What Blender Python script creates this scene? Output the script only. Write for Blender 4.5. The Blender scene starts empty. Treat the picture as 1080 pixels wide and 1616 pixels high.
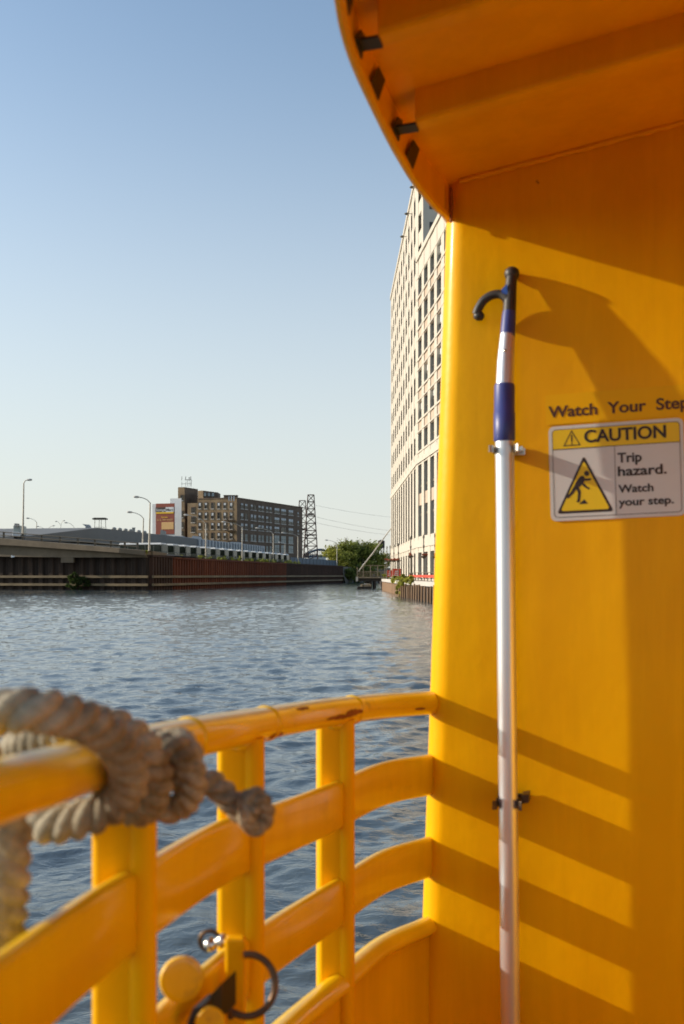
import bpy, bmesh, math, random
import numpy as np
from mathutils import Vector, Matrix

R = math.radians
random.seed(7)
rng = np.random.default_rng(11)
SC = bpy.context.scene
COL = SC.collection

# ---------------------------------------------------------------- camera
F = 1575.0            # focal length in photograph pixels (1080 wide)
EYE = 2.2             # metres above the river
HOR = 908.0           # horizon row
cam_d = bpy.data.cameras.new("camera")
cam = bpy.data.objects.new("camera", cam_d)
COL.objects.link(cam)
cam.location = (0, 0, EYE)
cam.rotation_euler = (R(90), 0, 0)
cam_d.sensor_fit = 'HORIZONTAL'
cam_d.sensor_width = 24.0
cam_d.lens = 24.0 * F / 1080.0
cam_d.shift_y = (HOR - 808.0) / 1080.0
cam_d.clip_start = 0.05
cam_d.clip_end = 8000
cam_d.dof.use_dof = True
cam_d.dof.focus_distance = 5.0
cam_d.dof.aperture_fstop = 6.8
SC.camera = cam

# ---------------------------------------------------------------- light
SUN_AZ, SUN_EL = -84.0, 19.6       # degrees from straight ahead (left), above horizon
world = bpy.data.worlds.new("World")
SC.world = world
world.use_nodes = True
wn = world.node_tree
bg = wn.nodes["Background"]
sky = wn.nodes.new("ShaderNodeTexSky")
sky.sky_type = 'NISHITA'
sky.sun_disc = False
sky.sun_elevation = R(SUN_EL)
sky.sun_rotation = R(SUN_AZ)
sky.air_density = 1.1
sky.dust_density = 1.2
sky.ozone_density = 2.0
hsv = wn.nodes.new("ShaderNodeHueSaturation")
hsv.inputs["Saturation"].default_value = 0.86
wn.links.new(sky.outputs[0], hsv.inputs["Color"])
tint = wn.nodes.new("ShaderNodeMix"); tint.data_type = 'RGBA'; tint.blend_type = 'MULTIPLY'; tint.inputs[0].default_value = 1.0
tint.inputs[7].default_value = (0.88, 0.95, 0.97, 1)
wn.links.new(hsv.outputs[0], tint.inputs[6])
# milky summer haze low in the sky, thinning with elevation
wtc = wn.nodes.new("ShaderNodeTexCoord"); wsx = wn.nodes.new("ShaderNodeSeparateXYZ"); wmr = wn.nodes.new("ShaderNodeMapRange"); wmr.interpolation_type = 'SMOOTHSTEP'
wmr.inputs[1].default_value = -0.05; wmr.inputs[2].default_value = 0.54; wmr.inputs[3].default_value = 0.85; wmr.inputs[4].default_value = 0.0
wn.links.new(wtc.outputs["Generated"], wsx.inputs[0]); wn.links.new(wsx.outputs[2], wmr.inputs[0])
hz = wn.nodes.new("ShaderNodeMix"); hz.data_type = 'RGBA'; hz.inputs[7].default_value = (3.75, 3.80, 3.62, 1)
wn.links.new(wmr.outputs[0], hz.inputs[0]); wn.links.new(tint.outputs[2], hz.inputs[6])
wn.links.new(hz.outputs[2], bg.inputs[0])
bg.inputs[1].default_value = 0.15
sd = bpy.data.lights.new("sun", 'SUN')
sd.energy = 3.7
sd.angle = R(0.7)
sd.color = (1.0, 0.87, 0.70)
sun = bpy.data.objects.new("sun", sd)
COL.objects.link(sun)
_s = Vector((math.sin(R(SUN_AZ)) * math.cos(R(SUN_EL)), math.cos(R(SUN_AZ)) * math.cos(R(SUN_EL)), math.sin(R(SUN_EL))))
sun.rotation_euler = _s.to_track_quat('Z', 'Y').to_euler()
SC.view_settings.view_transform = 'Standard'
SC.view_settings.look = 'None'
SC.view_settings.exposure = 0.5
SC.view_settings.gamma = 1.0
SC.render.engine = 'CYCLES'
SC.cycles.use_denoising = True
SC.cycles.max_bounces = 10
SC.cycles.diffuse_bounces = 6
SC.cycles.caustics_reflective = False
SC.cycles.sample_clamp_indirect = 6.0


# ---------------------------------------------------------------- helpers
def W(px, py, Y):
    """the place at depth Y seen at pixel (px, py) of the photograph"""
    return Vector(((px - 540.0) / F * Y, Y, EYE + (HOR - py) / F * Y))


class MB:
    """collects shapes into one mesh"""
    def __init__(s):
        s.v = []; s.f = []; s.m = []; s.sm = []

    def add(s, vs, fs, mi=0, smooth=False):
        o = len(s.v)
        s.v.extend([tuple(v) for v in vs])
        for f in fs:
            s.f.append([i + o for i in f]); s.m.append(mi); s.sm.append(smooth)

    def quad(s, a, b, c, d, mi=0):
        s.add([a, b, c, d], [(0, 1, 2, 3)], mi)

    def box(s, c, size, mi=0, rot=None):
        x, y, z = [k / 2 for k in size]
        vs = [Vector((i * x, j * y, k * z)) for i in (-1, 1) for j in (-1, 1) for k in (-1, 1)]
        if rot is not None:
            vs = [rot @ v for v in vs]
        c = Vector(c)
        s.add([v + c for v in vs], [(0, 1, 3, 2), (4, 6, 7, 5), (0, 4, 5, 1), (2, 3, 7, 6), (0, 2, 6, 4), (1, 5, 7, 3)], mi)

    def hexa(s, p, mi=0):
        """box from 8 points: bottom four then top four, both in turn"""
        s.add(p, [(3, 2, 1, 0), (4, 5, 6, 7), (0, 1, 5, 4), (1, 2, 6, 5), (2, 3, 7, 6), (3, 0, 4, 7)], mi)

    def slab(s, a, b, z0, z1, t, mi=0, z0b=None, z1b=None):
        """upright slab from plan point a to b, thickness t to the right of a->b"""
        a = Vector((a[0], a[1])); b = Vector((b[0], b[1]))
        d = (b - a).normalized(); n = Vector((d.y, -d.x)) * t
        z0b = z0 if z0b is None else z0b; z1b = z1 if z1b is None else z1b
        s.hexa([(a.x, a.y, z0), (b.x, b.y, z0b), (b.x + n.x, b.y + n.y, z0b), (a.x + n.x, a.y + n.y, z0),
                (a.x, a.y, z1), (b.x, b.y, z1b), (b.x + n.x, b.y + n.y, z1b), (a.x + n.x, a.y + n.y, z1)], mi)

    def tube(s, pts, r, n=10, mi=0, cap=True, smooth=True):
        pts = [Vector(p) for p in pts]
        rs = r if isinstance(r, (list, tuple)) else [r] * len(pts)
        rings = []
        t0 = (pts[1] - pts[0]).normalized()
        ref = Vector((0, 0, 1)) if abs(t0.z) < 0.9 else Vector((1, 0, 0))
        x = t0.cross(ref).normalized()
        for i, p in enumerate(pts):
            t = (pts[min(i + 1, len(pts) - 1)] - pts[max(i - 1, 0)]).normalized()
            x = (x - t * x.dot(t)).normalized()
            y = t.cross(x)
            rings.append([p + (x * math.cos(2 * math.pi * k / n) + y * math.sin(2 * math.pi * k / n)) * rs[i] for k in range(n)])
        vs = [v for rg in rings for v in rg]
        fs = []
        for i in range(len(pts) - 1):
            for k in range(n):
                a = i * n + k; b = i * n + (k + 1) % n
                fs.append((a, b, b + n, a + n))
        s.add(vs, fs, mi, smooth)
        if cap:
            s.add(rings[0], [tuple(range(n))[::-1]], mi); s.add(rings[-1], [tuple(range(n))], mi)

    def lathe(s, base, axis, prof, n=20, mi=0, smooth=True):
        """prof: list of (distance along axis, radius)"""
        s.tube2(base, axis, prof, n, mi, smooth)

    def tube2(s, base, axis, prof, n, mi, smooth):
        base = Vector(base); axis = Vector(axis).normalized()
        ref = Vector((0, 0, 1)) if abs(axis.z) < 0.9 else Vector((1, 0, 0))
        x = axis.cross(ref).normalized(); y = axis.cross(x)
        vs = []
        for d, r in prof:
            for k in range(n):
                a = 2 * math.pi * k / n
                vs.append(base + axis * d + (x * math.cos(a) + y * math.sin(a)) * max(r, 1e-5))
        fs = []
        for i in range(len(prof) - 1):
            for k in range(n):
                a = i * n + k; b = i * n + (k + 1) % n
                fs.append((a, b, b + n, a + n))
        fs.append(tuple(range(n))[::-1]); fs.append(tuple(range((len(prof) - 1) * n, len(prof) * n)))
        s.add(vs, fs, mi, smooth)

    def sweep(s, frames, prof, mi=0, smooth=False, closed=True):
        """frames: list of (origin, x axis, y axis); prof: list of (x, y)"""
        n = len(prof)
        vs = [Vector(o) + X * a + Y * b for (o, X, Y) in frames for (a, b) in prof]
        fs = []
        for i in range(len(frames) - 1):
            for k in range(n if closed else n - 1):
                a = i * n + k; b = i * n + (k + 1) % n
                fs.append((a, b, b + n, a + n))
        if closed:
            fs.append(tuple(range(n))[::-1]); fs.append(tuple(range((len(frames) - 1) * n, len(frames) * n)))
        s.add(vs, fs, mi, smooth)

    def build(s, name, mats, parent=None, bevel=0, auto=None, origin=None, seg=2):
        me = bpy.data.meshes.new(name)
        vs = s.v
        o3 = Vector((0, 0, 0))
        if origin is not None:
            o3 = Vector(origin); vs = [(v[0] - o3.x, v[1] - o3.y, v[2] - o3.z) for v in vs]
        me.from_pydata(vs, [], s.f)
        if not isinstance(mats, (list, tuple)):
            mats = [mats]
        for m in mats:
            me.materials.append(m)
        me.polygons.foreach_set("material_index", s.m)
        me.polygons.foreach_set("use_smooth", s.sm)
        bm = bmesh.new(); bm.from_mesh(me)
        bmesh.ops.recalc_face_normals(bm, faces=bm.faces)
        bm.to_mesh(me); bm.free()
        ob = bpy.data.objects.new(name, me)
        COL.objects.link(ob)
        ob.location = o3
        if parent is not None:
            ob.parent = parent
            ob.location = o3 - PLOC(parent) if origin is not None else -PLOC(parent)
        if bevel:
            b = ob.modifiers.new("bevel", 'BEVEL'); b.width = bevel; b.segments = seg; b.limit_method = 'ANGLE'; b.angle_limit = R(40)
        return ob


def PLOC(o):
    p = Vector((0, 0, 0))
    while o is not None:
        p += o.location; o = o.parent
    return p


def tag(o, label=None, cat=None, group=None, kind=None):
    if label: o["label"] = label
    if cat: o["category"] = cat
    if group: o["group"] = group
    if kind: o["kind"] = kind
    return o


def empty(name, loc, label=None, cat=None, group=None):
    o = bpy.data.objects.new(name, None)
    COL.objects.link(o); o.location = loc; o.empty_display_size = 0.2
    return tag(o, label, cat, group)


def copy_tree(o, parent=None):
    c = o.copy(); COL.objects.link(c)
    if parent is not None: c.parent = parent
    for ch in list(o.children): copy_tree(ch, c)
    return c


def spline(pts, n):
    """Catmull-Rom through points, n steps per span"""
    P = [Vector(p) for p in pts]
    P = [P[0] * 2 - P[1]] + P + [P[-1] * 2 - P[-2]]
    out = []
    for i in range(1, len(P) - 2):
        a, b, c, d = P[i - 1], P[i], P[i + 1], P[i + 2]
        for k in range(n):
            t = k / n
            out.append(0.5 * ((2 * b) + (c - a) * t + (2 * a - 5 * b + 4 * c - d) * t * t + (3 * b - a - 3 * c + d) * t ** 3))
    out.append(P[-2])
    return out


# ---------------------------------------------------------------- materials
def new_mat(name):
    m = bpy.data.materials.new(name); m.use_nodes = True
    return m, m.node_tree, m.node_tree.nodes["Principled BSDF"]


def N(t, typ, **kw):
    n = t.nodes.new(typ)
    for k, v in kw.items(): setattr(n, k, v)
    return n


def mat(name, c, rough=0.6, metal=0.0, var=0.15, scale=3.0, bump=0.0, bscale=20.0, stretch=None, dirt=None, dscale=1.0, damt=0.5, coat=0.0, spec=0.5):
    m, t, p = new_mat(name)
    L = t.links
    p.inputs["Roughness"].default_value = rough
    p.inputs["Metallic"].default_value = metal
    p.inputs["Specular IOR Level"].default_value = spec
    if coat:
        p.inputs["Coat Weight"].default_value = coat; p.inputs["Coat Roughness"].default_value = 0.08
    tc = N(t, "ShaderNodeTexCoord")
    src = tc.outputs["Object"]
    if stretch:
        mp = N(t, "ShaderNodeMapping"); mp.inputs["Scale"].default_value = stretch
        L.new(src, mp.inputs[0]); src = mp.outputs[0]
    nz = N(t, "ShaderNodeTexNoise"); nz.inputs["Scale"].default_value = scale; nz.inputs["Detail"].default_value = 6; nz.inputs["Roughness"].default_value = 0.65
    L.new(src, nz.inputs["Vector"])
    rp = N(t, "ShaderNodeValToRGB")
    lo = [k * (1 - var) for k in c]; hi = [min(1, k * (1 + var)) for k in c]
    rp.color_ramp.elements[0].position = 0.3; rp.color_ramp.elements[1].position = 0.7
    rp.color_ramp.elements[0].color = (*lo, 1); rp.color_ramp.elements[1].color = (*hi, 1)
    L.new(nz.outputs["Fac"], rp.inputs[0])
    out = rp.outputs[0]
    if dirt:
        n2 = N(t, "ShaderNodeTexNoise"); n2.inputs["Scale"].default_value = dscale; n2.inputs["Detail"].default_value = 8; n2.inputs["Roughness"].default_value = 0.7
        L.new(src, n2.inputs["Vector"])
        r2 = N(t, "ShaderNodeValToRGB"); r2.color_ramp.elements[0].position = 0.5; r2.color_ramp.elements[1].position = 0.72
        r2.color_ramp.elements[0].color = (0, 0, 0, 1); r2.color_ramp.elements[1].color = (damt, damt, damt, 1)
        L.new(n2.outputs["Fac"], r2.inputs[0])
        mx = N(t, "ShaderNodeMix", data_type='RGBA')
        L.new(r2.outputs[0], mx.inputs[0]); L.new(out, mx.inputs[6]); mx.inputs[7].default_value = (*dirt, 1)
        out = mx.outputs[2]
    L.new(out, p.inputs["Base Color"])
    if bump:
        n3 = N(t, "ShaderNodeTexNoise"); n3.inputs["Scale"].default_value = bscale; n3.inputs["Detail"].default_value = 4
        L.new(src, n3.inputs["Vector"])
        bp = N(t, "ShaderNodeBump"); bp.inputs["Strength"].default_value = bump; bp.inputs["Distance"].default_value = 1.0 / bscale * 0.2
        L.new(n3.outputs["Fac"], bp.inputs["Height"]); L.new(bp.outputs[0], p.inputs["Normal"])
    return m


def yellow_paint(name, wear=0.0, specks=True, gloss=0.12, lemon=1.0):
    """gloss marine enamel: orange-peel bump, faint mottling, rust specks, worn patches"""
    m, t, p = new_mat(name); L = t.links
    tc = N(t, "ShaderNodeTexCoord"); src = tc.outputs["Object"]
    nz = N(t, "ShaderNodeTexNoise"); nz.inputs["Scale"].default_value = 6; nz.inputs["Detail"].default_value = 7
    L.new(src, nz.inputs["Vector"])
    rp = N(t, "ShaderNodeValToRGB")
    rp.color_ramp.elements[0].position = 0.3; rp.color_ramp.elements[1].position = 0.7
    rp.color_ramp.elements[0].color = (0.86, 0.440 * lemon, 0.0006, 1); rp.color_ramp.elements[1].color = (0.92, 0.490 * lemon, 0.0008, 1)
    L.new(nz.outputs["Fac"], rp.inputs[0]); out = rp.outputs[0]
    # faint grime runs down the plate
    mpg = N(t, "ShaderNodeMapping"); mpg.inputs["Scale"].default_value = (9, 9, 0.9); L.new(src, mpg.inputs[0])
    ng = N(t, "ShaderNodeTexNoise"); ng.inputs["Scale"].default_value = 1.6; ng.inputs["Detail"].default_value = 9; ng.inputs["Roughness"].default_value = 0.72
    L.new(mpg.outputs[0], ng.inputs["Vector"])
    rg = N(t, "ShaderNodeValToRGB"); rg.color_ramp.elements[0].position = 0.42; rg.color_ramp.elements[1].position = 0.62
    rg.color_ramp.elements[0].color = (0.92, 0.89, 0.8, 1); rg.color_ramp.elements[1].color = (1, 1, 1, 1)
    L.new(ng.outputs["Fac"], rg.inputs[0])
    mg = N(t, "ShaderNodeMix", data_type='RGBA'); mg.blend_type = 'MULTIPLY'; mg.inputs[0].default_value = 1.0
    L.new(out, mg.inputs[6]); L.new(rg.outputs[0], mg.inputs[7]); out = mg.outputs[2]
    if specks:
        vo = N(t, "ShaderNodeTexVoronoi"); vo.inputs["Scale"].default_value = 9.0
        nd = N(t, "ShaderNodeTexNoise"); nd.inputs["Scale"].default_value = 160
        L.new(src, nd.inputs["Vector"])
        ad = N(t, "ShaderNodeMix", data_type='RGBA'); ad.blend_type = 'ADD'; ad.inputs[0].default_value = 0.008
        L.new(src, ad.inputs[6]); L.new(nd.outputs["Color"], ad.inputs[7]); L.new(ad.outputs[2], vo.inputs["Vector"])
        r2 = N(t, "ShaderNodeValToRGB"); r2.color_ramp.elements[0].position = 0.022; r2.color_ramp.elements[1].position = 0.034
        r2.color_ramp.elements[0].color = (1, 1, 1, 1); r2.color_ramp.elements[1].color = (0, 0, 0, 1)
        L.new(vo.outputs["Distance"], r2.inputs[0])
        sp = N(t, "ShaderNodeSeparateColor"); L.new(vo.outputs["Color"], sp.inputs[0])
        gt = N(t, "ShaderNodeMath", operation='GREATER_THAN'); gt.inputs[1].default_value = 0.62; L.new(sp.outputs[0], gt.inputs[0])
        ml = N(t, "ShaderNodeMath", operation='MULTIPLY'); L.new(gt.outputs[0], ml.inputs[0]); L.new(r2.outputs[0], ml.inputs[1])
        mx = N(t, "ShaderNodeMix", data_type='RGBA'); L.new(ml.outputs[0], mx.inputs[0]); L.new(out, mx.inputs[6]); mx.inputs[7].default_value = (0.16, 0.05, 0.012, 1)
        out = mx.outputs[2]
    if wear:
        n2 = N(t, "ShaderNodeTexNoise"); n2.inputs["Scale"].default_value = 11; n2.inputs["Detail"].default_value = 9; n2.inputs["Roughness"].default_value = 0.72
        L.new(src, n2.inputs["Vector"])
        r3 = N(t, "ShaderNodeValToRGB"); r3.color_ramp.elements[0].position = 0.60; r3.color_ramp.elements[1].position = 0.72
        r3.color_ramp.elements[0].color = (0, 0, 0, 1); r3.color_ramp.elements[1].color = (wear, wear, wear, 1)
        L.new(n2.outputs["Fac"], r3.inputs[0])
        mx = N(t, "ShaderNodeMix", data_type='RGBA'); L.new(r3.outputs[0], mx.inputs[0]); L.new(out, mx.inputs[6]); mx.inputs[7].default_value = (0.24, 0.10, 0.02, 1)
        out = mx.outputs[2]
    L.new(out, p.inputs["Base Color"])
    p.inputs["Roughness"].default_value = 0.38
    p.inputs["Specular IOR Level"].default_value = gloss
    p.inputs["Coat Weight"].default_value = 0.05 if gloss < 0.2 else 0.55
    p.inputs["Coat Roughness"].default_value = 0.12
    n3 = N(t, "ShaderNodeTexNoise"); n3.inputs["Scale"].default_value = 70; n3.inputs["Detail"].default_value = 3
    L.new(src, n3.inputs["Vector"])
    n4 = N(t, "ShaderNodeTexNoise"); n4.inputs["Scale"].default_value = 7; n4.inputs["Detail"].default_value = 2
    L.new(src, n4.inputs["Vector"])
    b1 = N(t, "ShaderNodeBump"); b1.inputs["Strength"].default_value = 0.2; b1.inputs["Distance"].default_value = 0.002
    L.new(n3.outputs["Fac"], b1.inputs["Height"])
    b2 = N(t, "ShaderNodeBump"); b2.inputs["Strength"].default_value = 0.35; b2.inputs["Distance"].default_value = 0.006
    L.new(n4.outputs["Fac"], b2.inputs["Height"]); L.new(b1.outputs[0], b2.inputs["Normal"])
    L.new(b2.outputs[0], p.inputs["Normal"])
    return m


def brick_mat(name, c1, c2, mortar, scale, along=(1, 0)):
    """brick courses laid along plan direction `along`"""
    m, t, p = new_mat(name); L = t.links
    tc = N(t, "ShaderNodeTexCoord"); sx = N(t, "ShaderNodeSeparateXYZ"); L.new(tc.outputs["Object"], sx.inputs[0])
    a = N(t, "ShaderNodeMath", operation='MULTIPLY'); a.inputs[1].default_value = along[0]; L.new(sx.outputs[0], a.inputs[0])
    b = N(t, "ShaderNodeMath", operation='MULTIPLY_ADD'); b.inputs[1].default_value = along[1]; L.new(sx.outputs[1], b.inputs[0]); L.new(a.outputs[0], b.inputs[2])
    cb = N(t, "ShaderNodeCombineXYZ"); L.new(b.outputs[0], cb.inputs[0]); L.new(sx.outputs[2], cb.inputs[1])
    br = N(t, "ShaderNodeTexBrick"); br.inputs["Scale"].default_value = scale
    br.inputs["Color1"].default_value = (*c1, 1); br.inputs["Color2"].default_value = (*c2, 1); br.inputs["Mortar"].default_value = (*mortar, 1)
    br.inputs["Mortar Size"].default_value = 0.02
    L.new(cb.outputs[0], br.inputs["Vector"])
    nz = N(t, "ShaderNodeTexNoise"); nz.inputs["Scale"].default_value = 0.35; nz.inputs["Detail"].default_value = 8; L.new(tc.outputs["Object"], nz.inputs["Vector"])
    mr = N(t, "ShaderNodeMapRange"); mr.inputs[1].default_value = 0.3; mr.inputs[2].default_value = 0.7; mr.inputs[3].default_value = 0.7; mr.inputs[4].default_value = 1.2
    L.new(nz.outputs["Fac"], mr.inputs[0])
    hv = N(t, "ShaderNodeHueSaturation"); L.new(br.outputs["Color"], hv.inputs["Color"]); L.new(mr.outputs[0], hv.inputs["Value"])
    L.new(hv.outputs[0], p.inputs["Base Color"]); p.inputs["Roughness"].default_value = 0.85
    return m


def foliage_mat(name, c, var=0.5, scale=1.2):
    m, t, p = new_mat(name); L = t.links
    tc = N(t, "ShaderNodeTexCoord")
    nz = N(t, "ShaderNodeTexNoise"); nz.inputs["Scale"].default_value = scale; nz.inputs["Detail"].default_value = 4
    L.new(tc.outputs["Object"], nz.inputs["Vector"])
    rp = N(t, "ShaderNodeValToRGB"); rp.color_ramp.elements[0].position = 0.35; rp.color_ramp.elements[1].position = 0.65
    rp.color_ramp.elements[0].color = (c[0] * (1 - var), c[1] * (1 - var), c[2] * (1 - var), 1)
    rp.color_ramp.elements[1].color = (c[0] * (1 + var), c[1] * (1 + var), c[2] * (1 + var * 0.4), 1)
    L.new(nz.outputs["Fac"], rp.inputs[0])
    L.new(rp.outputs[0], p.inputs["Base Color"]); p.inputs["Roughness"].default_value = 0.6
    p.inputs["Specular IOR Level"].default_value = 0.25
    tr = N(t, "ShaderNodeBsdfTranslucent"); L.new(rp.outputs[0], tr.inputs[0])
    mx = N(t, "ShaderNodeMixShader"); mx.inputs[0].default_value = 0.45
    L.new(p.outputs[0], mx.inputs[1]); L.new(tr.outputs[0], mx.inputs[2])
    L.new(mx.outputs[0], t.nodes["Material Output"].inputs[0])
    return m


def rust_mat(name, c1, c2, c3):
    """weathered steel sheet: streaks running down"""
    m, t, p = new_mat(name); L = t.links
    tc = N(t, "ShaderNodeTexCoord")
    mp = N(t, "ShaderNodeMapping"); mp.inputs["Scale"].default_value = (1.6, 1.6, 0.12); L.new(tc.outputs["Object"], mp.inputs[0])
    nz = N(t, "ShaderNodeTexNoise"); nz.inputs["Scale"].default_value = 0.9; nz.inputs["Detail"].default_value = 8; nz.inputs["Roughness"].default_value = 0.7
    L.new(mp.outputs[0], nz.inputs["Vector"])
    rp = N(t, "ShaderNodeValToRGB")
    e = rp.color_ramp.elements; e[0].position = 0.3; e[0].color = (*c1, 1); e[1].position = 0.55; e[1].color = (*c2, 1)
    x = e.new(0.75); x.color = (*c3, 1)
    L.new(nz.outputs["Fac"], rp.inputs[0]); L.new(rp.outputs[0], p.inputs["Base Color"])
    p.inputs["Roughness"].default_value = 0.8; p.inputs["Specular IOR Level"].default_value = 0.2
    return m


M = {}
M['yellow'] = yellow_paint("yellow_enamel")
M['yellow_worn'] = yellow_paint("yellow_enamel_worn", wear=0.7, gloss=0.4, lemon=1.18)
M['yellow_gloss'] = yellow_paint('yellow_enamel_gloss', wear=0.25, gloss=0.5, lemon=1.18)
M['rust'] = mat("rust_spot", (0.26, 0.085, 0.012), 0.85, var=0.4, scale=60)
M['black'] = mat("black_paint", (0.012, 0.011, 0.01), 0.5)
M['deck'] = mat("deck_paint", (0.62, 0.32, 0.02), 0.8, scale=4, bump=0.3, bscale=60)
M['alu'] = mat("brushed_aluminium", (0.72, 0.75, 0.78), 0.37, metal=0.8, var=0.08, scale=20, stretch=(1, 1, 0.05), dirt=(0.35, 0.33, 0.30), dscale=6, damt=0.4)
M['blue'] = mat("blue_plastic", (0.035, 0.05, 0.22), 0.42, var=0.1)
M['blue_bright'] = mat("bright_blue_plastic", (0.02, 0.10, 0.42), 0.5, var=0.1)
M['hookblack'] = mat("dark_nylon", (0.030, 0.028, 0.027), 0.5, var=0.15, scale=30, bump=0.2, bscale=200)
M['steel'] = mat("stainless_steel", (0.60, 0.57, 0.52), 0.25, metal=1.0, var=0.15, scale=30)
M['darksteel'] = mat("tarnished_steel", (0.11, 0.08, 0.055), 0.42, metal=0.85, var=0.4, scale=60, dirt=(0.14, 0.06, 0.02), dscale=30, damt=0.7)
M['sign_white'] = mat("sign_vinyl", (0.63, 0.65, 0.65), 0.45, var=0.05, scale=8)
M['sign_yellow'] = mat("sign_yellow", (0.78, 0.55, 0.0), 0.45, var=0.05, scale=8)
M['sticker'] = mat("sticker_film", (0.82, 0.455, 0.002), 0.4, var=0.04, scale=8, spec=0.15)
M['ink'] = mat("sign_ink", (0.028, 0.016, 0.012), 0.5)
M['brownink'] = mat("sticker_ink", (0.085, 0.028, 0.008), 0.5)
M['water_line'] = None


# ================================================================ setting: river
def water_material():
    m, t, p = new_mat("river_water"); L = t.links
    p.inputs["Base Color"].default_value = (0.070, 0.095, 0.108, 1)
    p.inputs["Roughness"].default_value = 0.04
    p.inputs["IOR"].default_value = 1.62
    tc = N(t, "ShaderNodeTexCoord")
    mp = N(t, "ShaderNodeMapping"); mp.inputs["Scale"].default_value = (1.0, 1.5, 1.0); mp.inputs["Rotation"].default_value = (0, 0, R(12))
    L.new(tc.outputs["Object"], mp.inputs[0])
    n1 = N(t, "ShaderNodeTexNoise"); n1.inputs["Scale"].default_value = 6.0; n1.inputs["Detail"].default_value = 4; n1.inputs["Roughness"].default_value = 0.6; n1.inputs["Distortion"].default_value = 0.6
    n2 = N(t, "ShaderNodeTexNoise"); n2.inputs["Scale"].default_value = 1.3; n2.inputs["Detail"].default_value = 5
    L.new(mp.outputs[0], n1.inputs["Vector"]); L.new(mp.outputs[0], n2.inputs["Vector"])
    b1 = N(t, "ShaderNodeBump"); b1.inputs["Strength"].default_value = 0.3; b1.inputs["Distance"].default_value = 0.05
    b2 = N(t, "ShaderNodeBump"); b2.inputs["Strength"].default_value = 0.1; b2.inputs["Distance"].default_value = 0.12
    L.new(n1.outputs["Fac"], b1.inputs["Height"]); L.new(n2.outputs["Fac"], b2.inputs["Height"])
    L.new(b1.outputs[0], b2.inputs["Normal"]); L.new(b2.outputs[0], p.inputs["Normal"])
    return m


def build_water():
    rad = np.concatenate([[1.0, 1.8], np.geomspace(2.6, 420, 1100), np.geomspace(450, 5000, 24)])
    az = np.radians(np.concatenate([np.linspace(-180, -44, 60)[:-1], np.linspace(-44, 44, 760), np.linspace(44, 180, 60)[1:-1]]))
    RR, AA = np.meshgrid(rad, az, indexing='ij')
    X = RR * np.sin(AA); Y = RR * np.cos(AA)
    dr = np.gradient(rad)[:, None] * np.ones_like(AA)
    Z = np.zeros_like(X)
    for i in range(90):
        lam = 0.13 * (13.0) ** rng.random()
        th = rng.normal(math.radians(100), 0.75)
        k = 2 * math.pi / lam
        slope = 0.023 * (0.7 + 0.6 * rng.random())
        a = slope / k
        fade = np.clip(lam / (1.3 * dr) - 0.6, 0, 1)
        ph = k * (X * math.cos(th) + Y * math.sin(th)) + rng.random() * 6.28
        s = np.sin(ph)
        Z += a * fade * (s + 0.25 * np.cos(2 * ph) * 0.6)
    # gust patches: calmer and rougher areas
    g = 0.85 + 0.35 * np.sin(X * 0.11 + 1.3 * np.sin(Y * 0.05)) * np.sin(Y * 0.07 + 0.7)
    Z *= g
    nr, na = X.shape
    verts = np.stack([X, Y, Z], -1).reshape(-1, 3)
    idx = np.arange(nr * na).reshape(nr, na)
    a = idx[:-1, :]; b = idx[1:, :]
    a2 = np.roll(a, -1, 1); b2 = np.roll(b, -1, 1)
    quads = np.stack([a, a2, b2, b], -1).reshape(-1, 4)
    me = bpy.data.meshes.new("water")
    me.vertices.add(len(verts)); me.vertices.foreach_set("co", verts.ravel())
    me.loops.add(quads.size); me.loops.foreach_set("vertex_index", quads.ravel().astype(np.int32))
    me.polygons.add(len(quads)); me.polygons.foreach_set("loop_start", np.arange(0, quads.size, 4, dtype=np.int32))
    me.polygons.foreach_set("loop_total", np.full(len(quads), 4, dtype=np.int32))
    me.polygons.foreach_set("use_smooth", np.ones(len(quads), dtype=bool))
    me.update(calc_edges=True)
    me.materials.append(water_material())
    if me.polygons[len(quads) // 2].normal.z < 0:
        me.flip_normals()
    o = bpy.data.objects.new("water", me); COL.objects.link(o)
    tag(o, kind="structure")


build_water()

# ================================================================ the water taxi
BO = Vector((0.264, 1.6, EYE))
BU = Vector((0.966, -0.259, 0.025))
BV = Vector((-0.259, -0.966, 0.0))


def B(u, v, z):
    """boat frame: u to the right along the cabin's end wall, v out of it, z up from eye level"""
    return BO + BU * u + BV * v + Vector((0, 0, z))


def onwall(px, py, v=0.0):
    """boat-frame (u, z) of the place on the plane v that shows at a pixel"""
    d = Vector(((px - 540) / F, 1.0, (HOR - py) / F))
    n = Vector((BV.x, BV.y, 0))
    base = Vector((BO.x, BO.y, 0)) + n * v
    t = base.dot(n) / Vector((d.x, d.y, 0)).dot(n)
    p = d * t
    q = p - base
    u = (q.x * BU.x + q.y * BU.y) / (BU.x ** 2 + BU.y ** 2)
    return u, p.z - BU.z * u


boat = empty("water_taxi", (0.6, 2.2, 0.3), "yellow water taxi with a rounded roof overhang, end wall and curved railing over the river", "boat")

ROOF_Z = lambda u: 0.654 + 0.157 * min(u, 0.75) - 0.025 * u
U_SIL = lambda z: -0.1225 + 0.0345 * z
RC = 0.036


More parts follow.
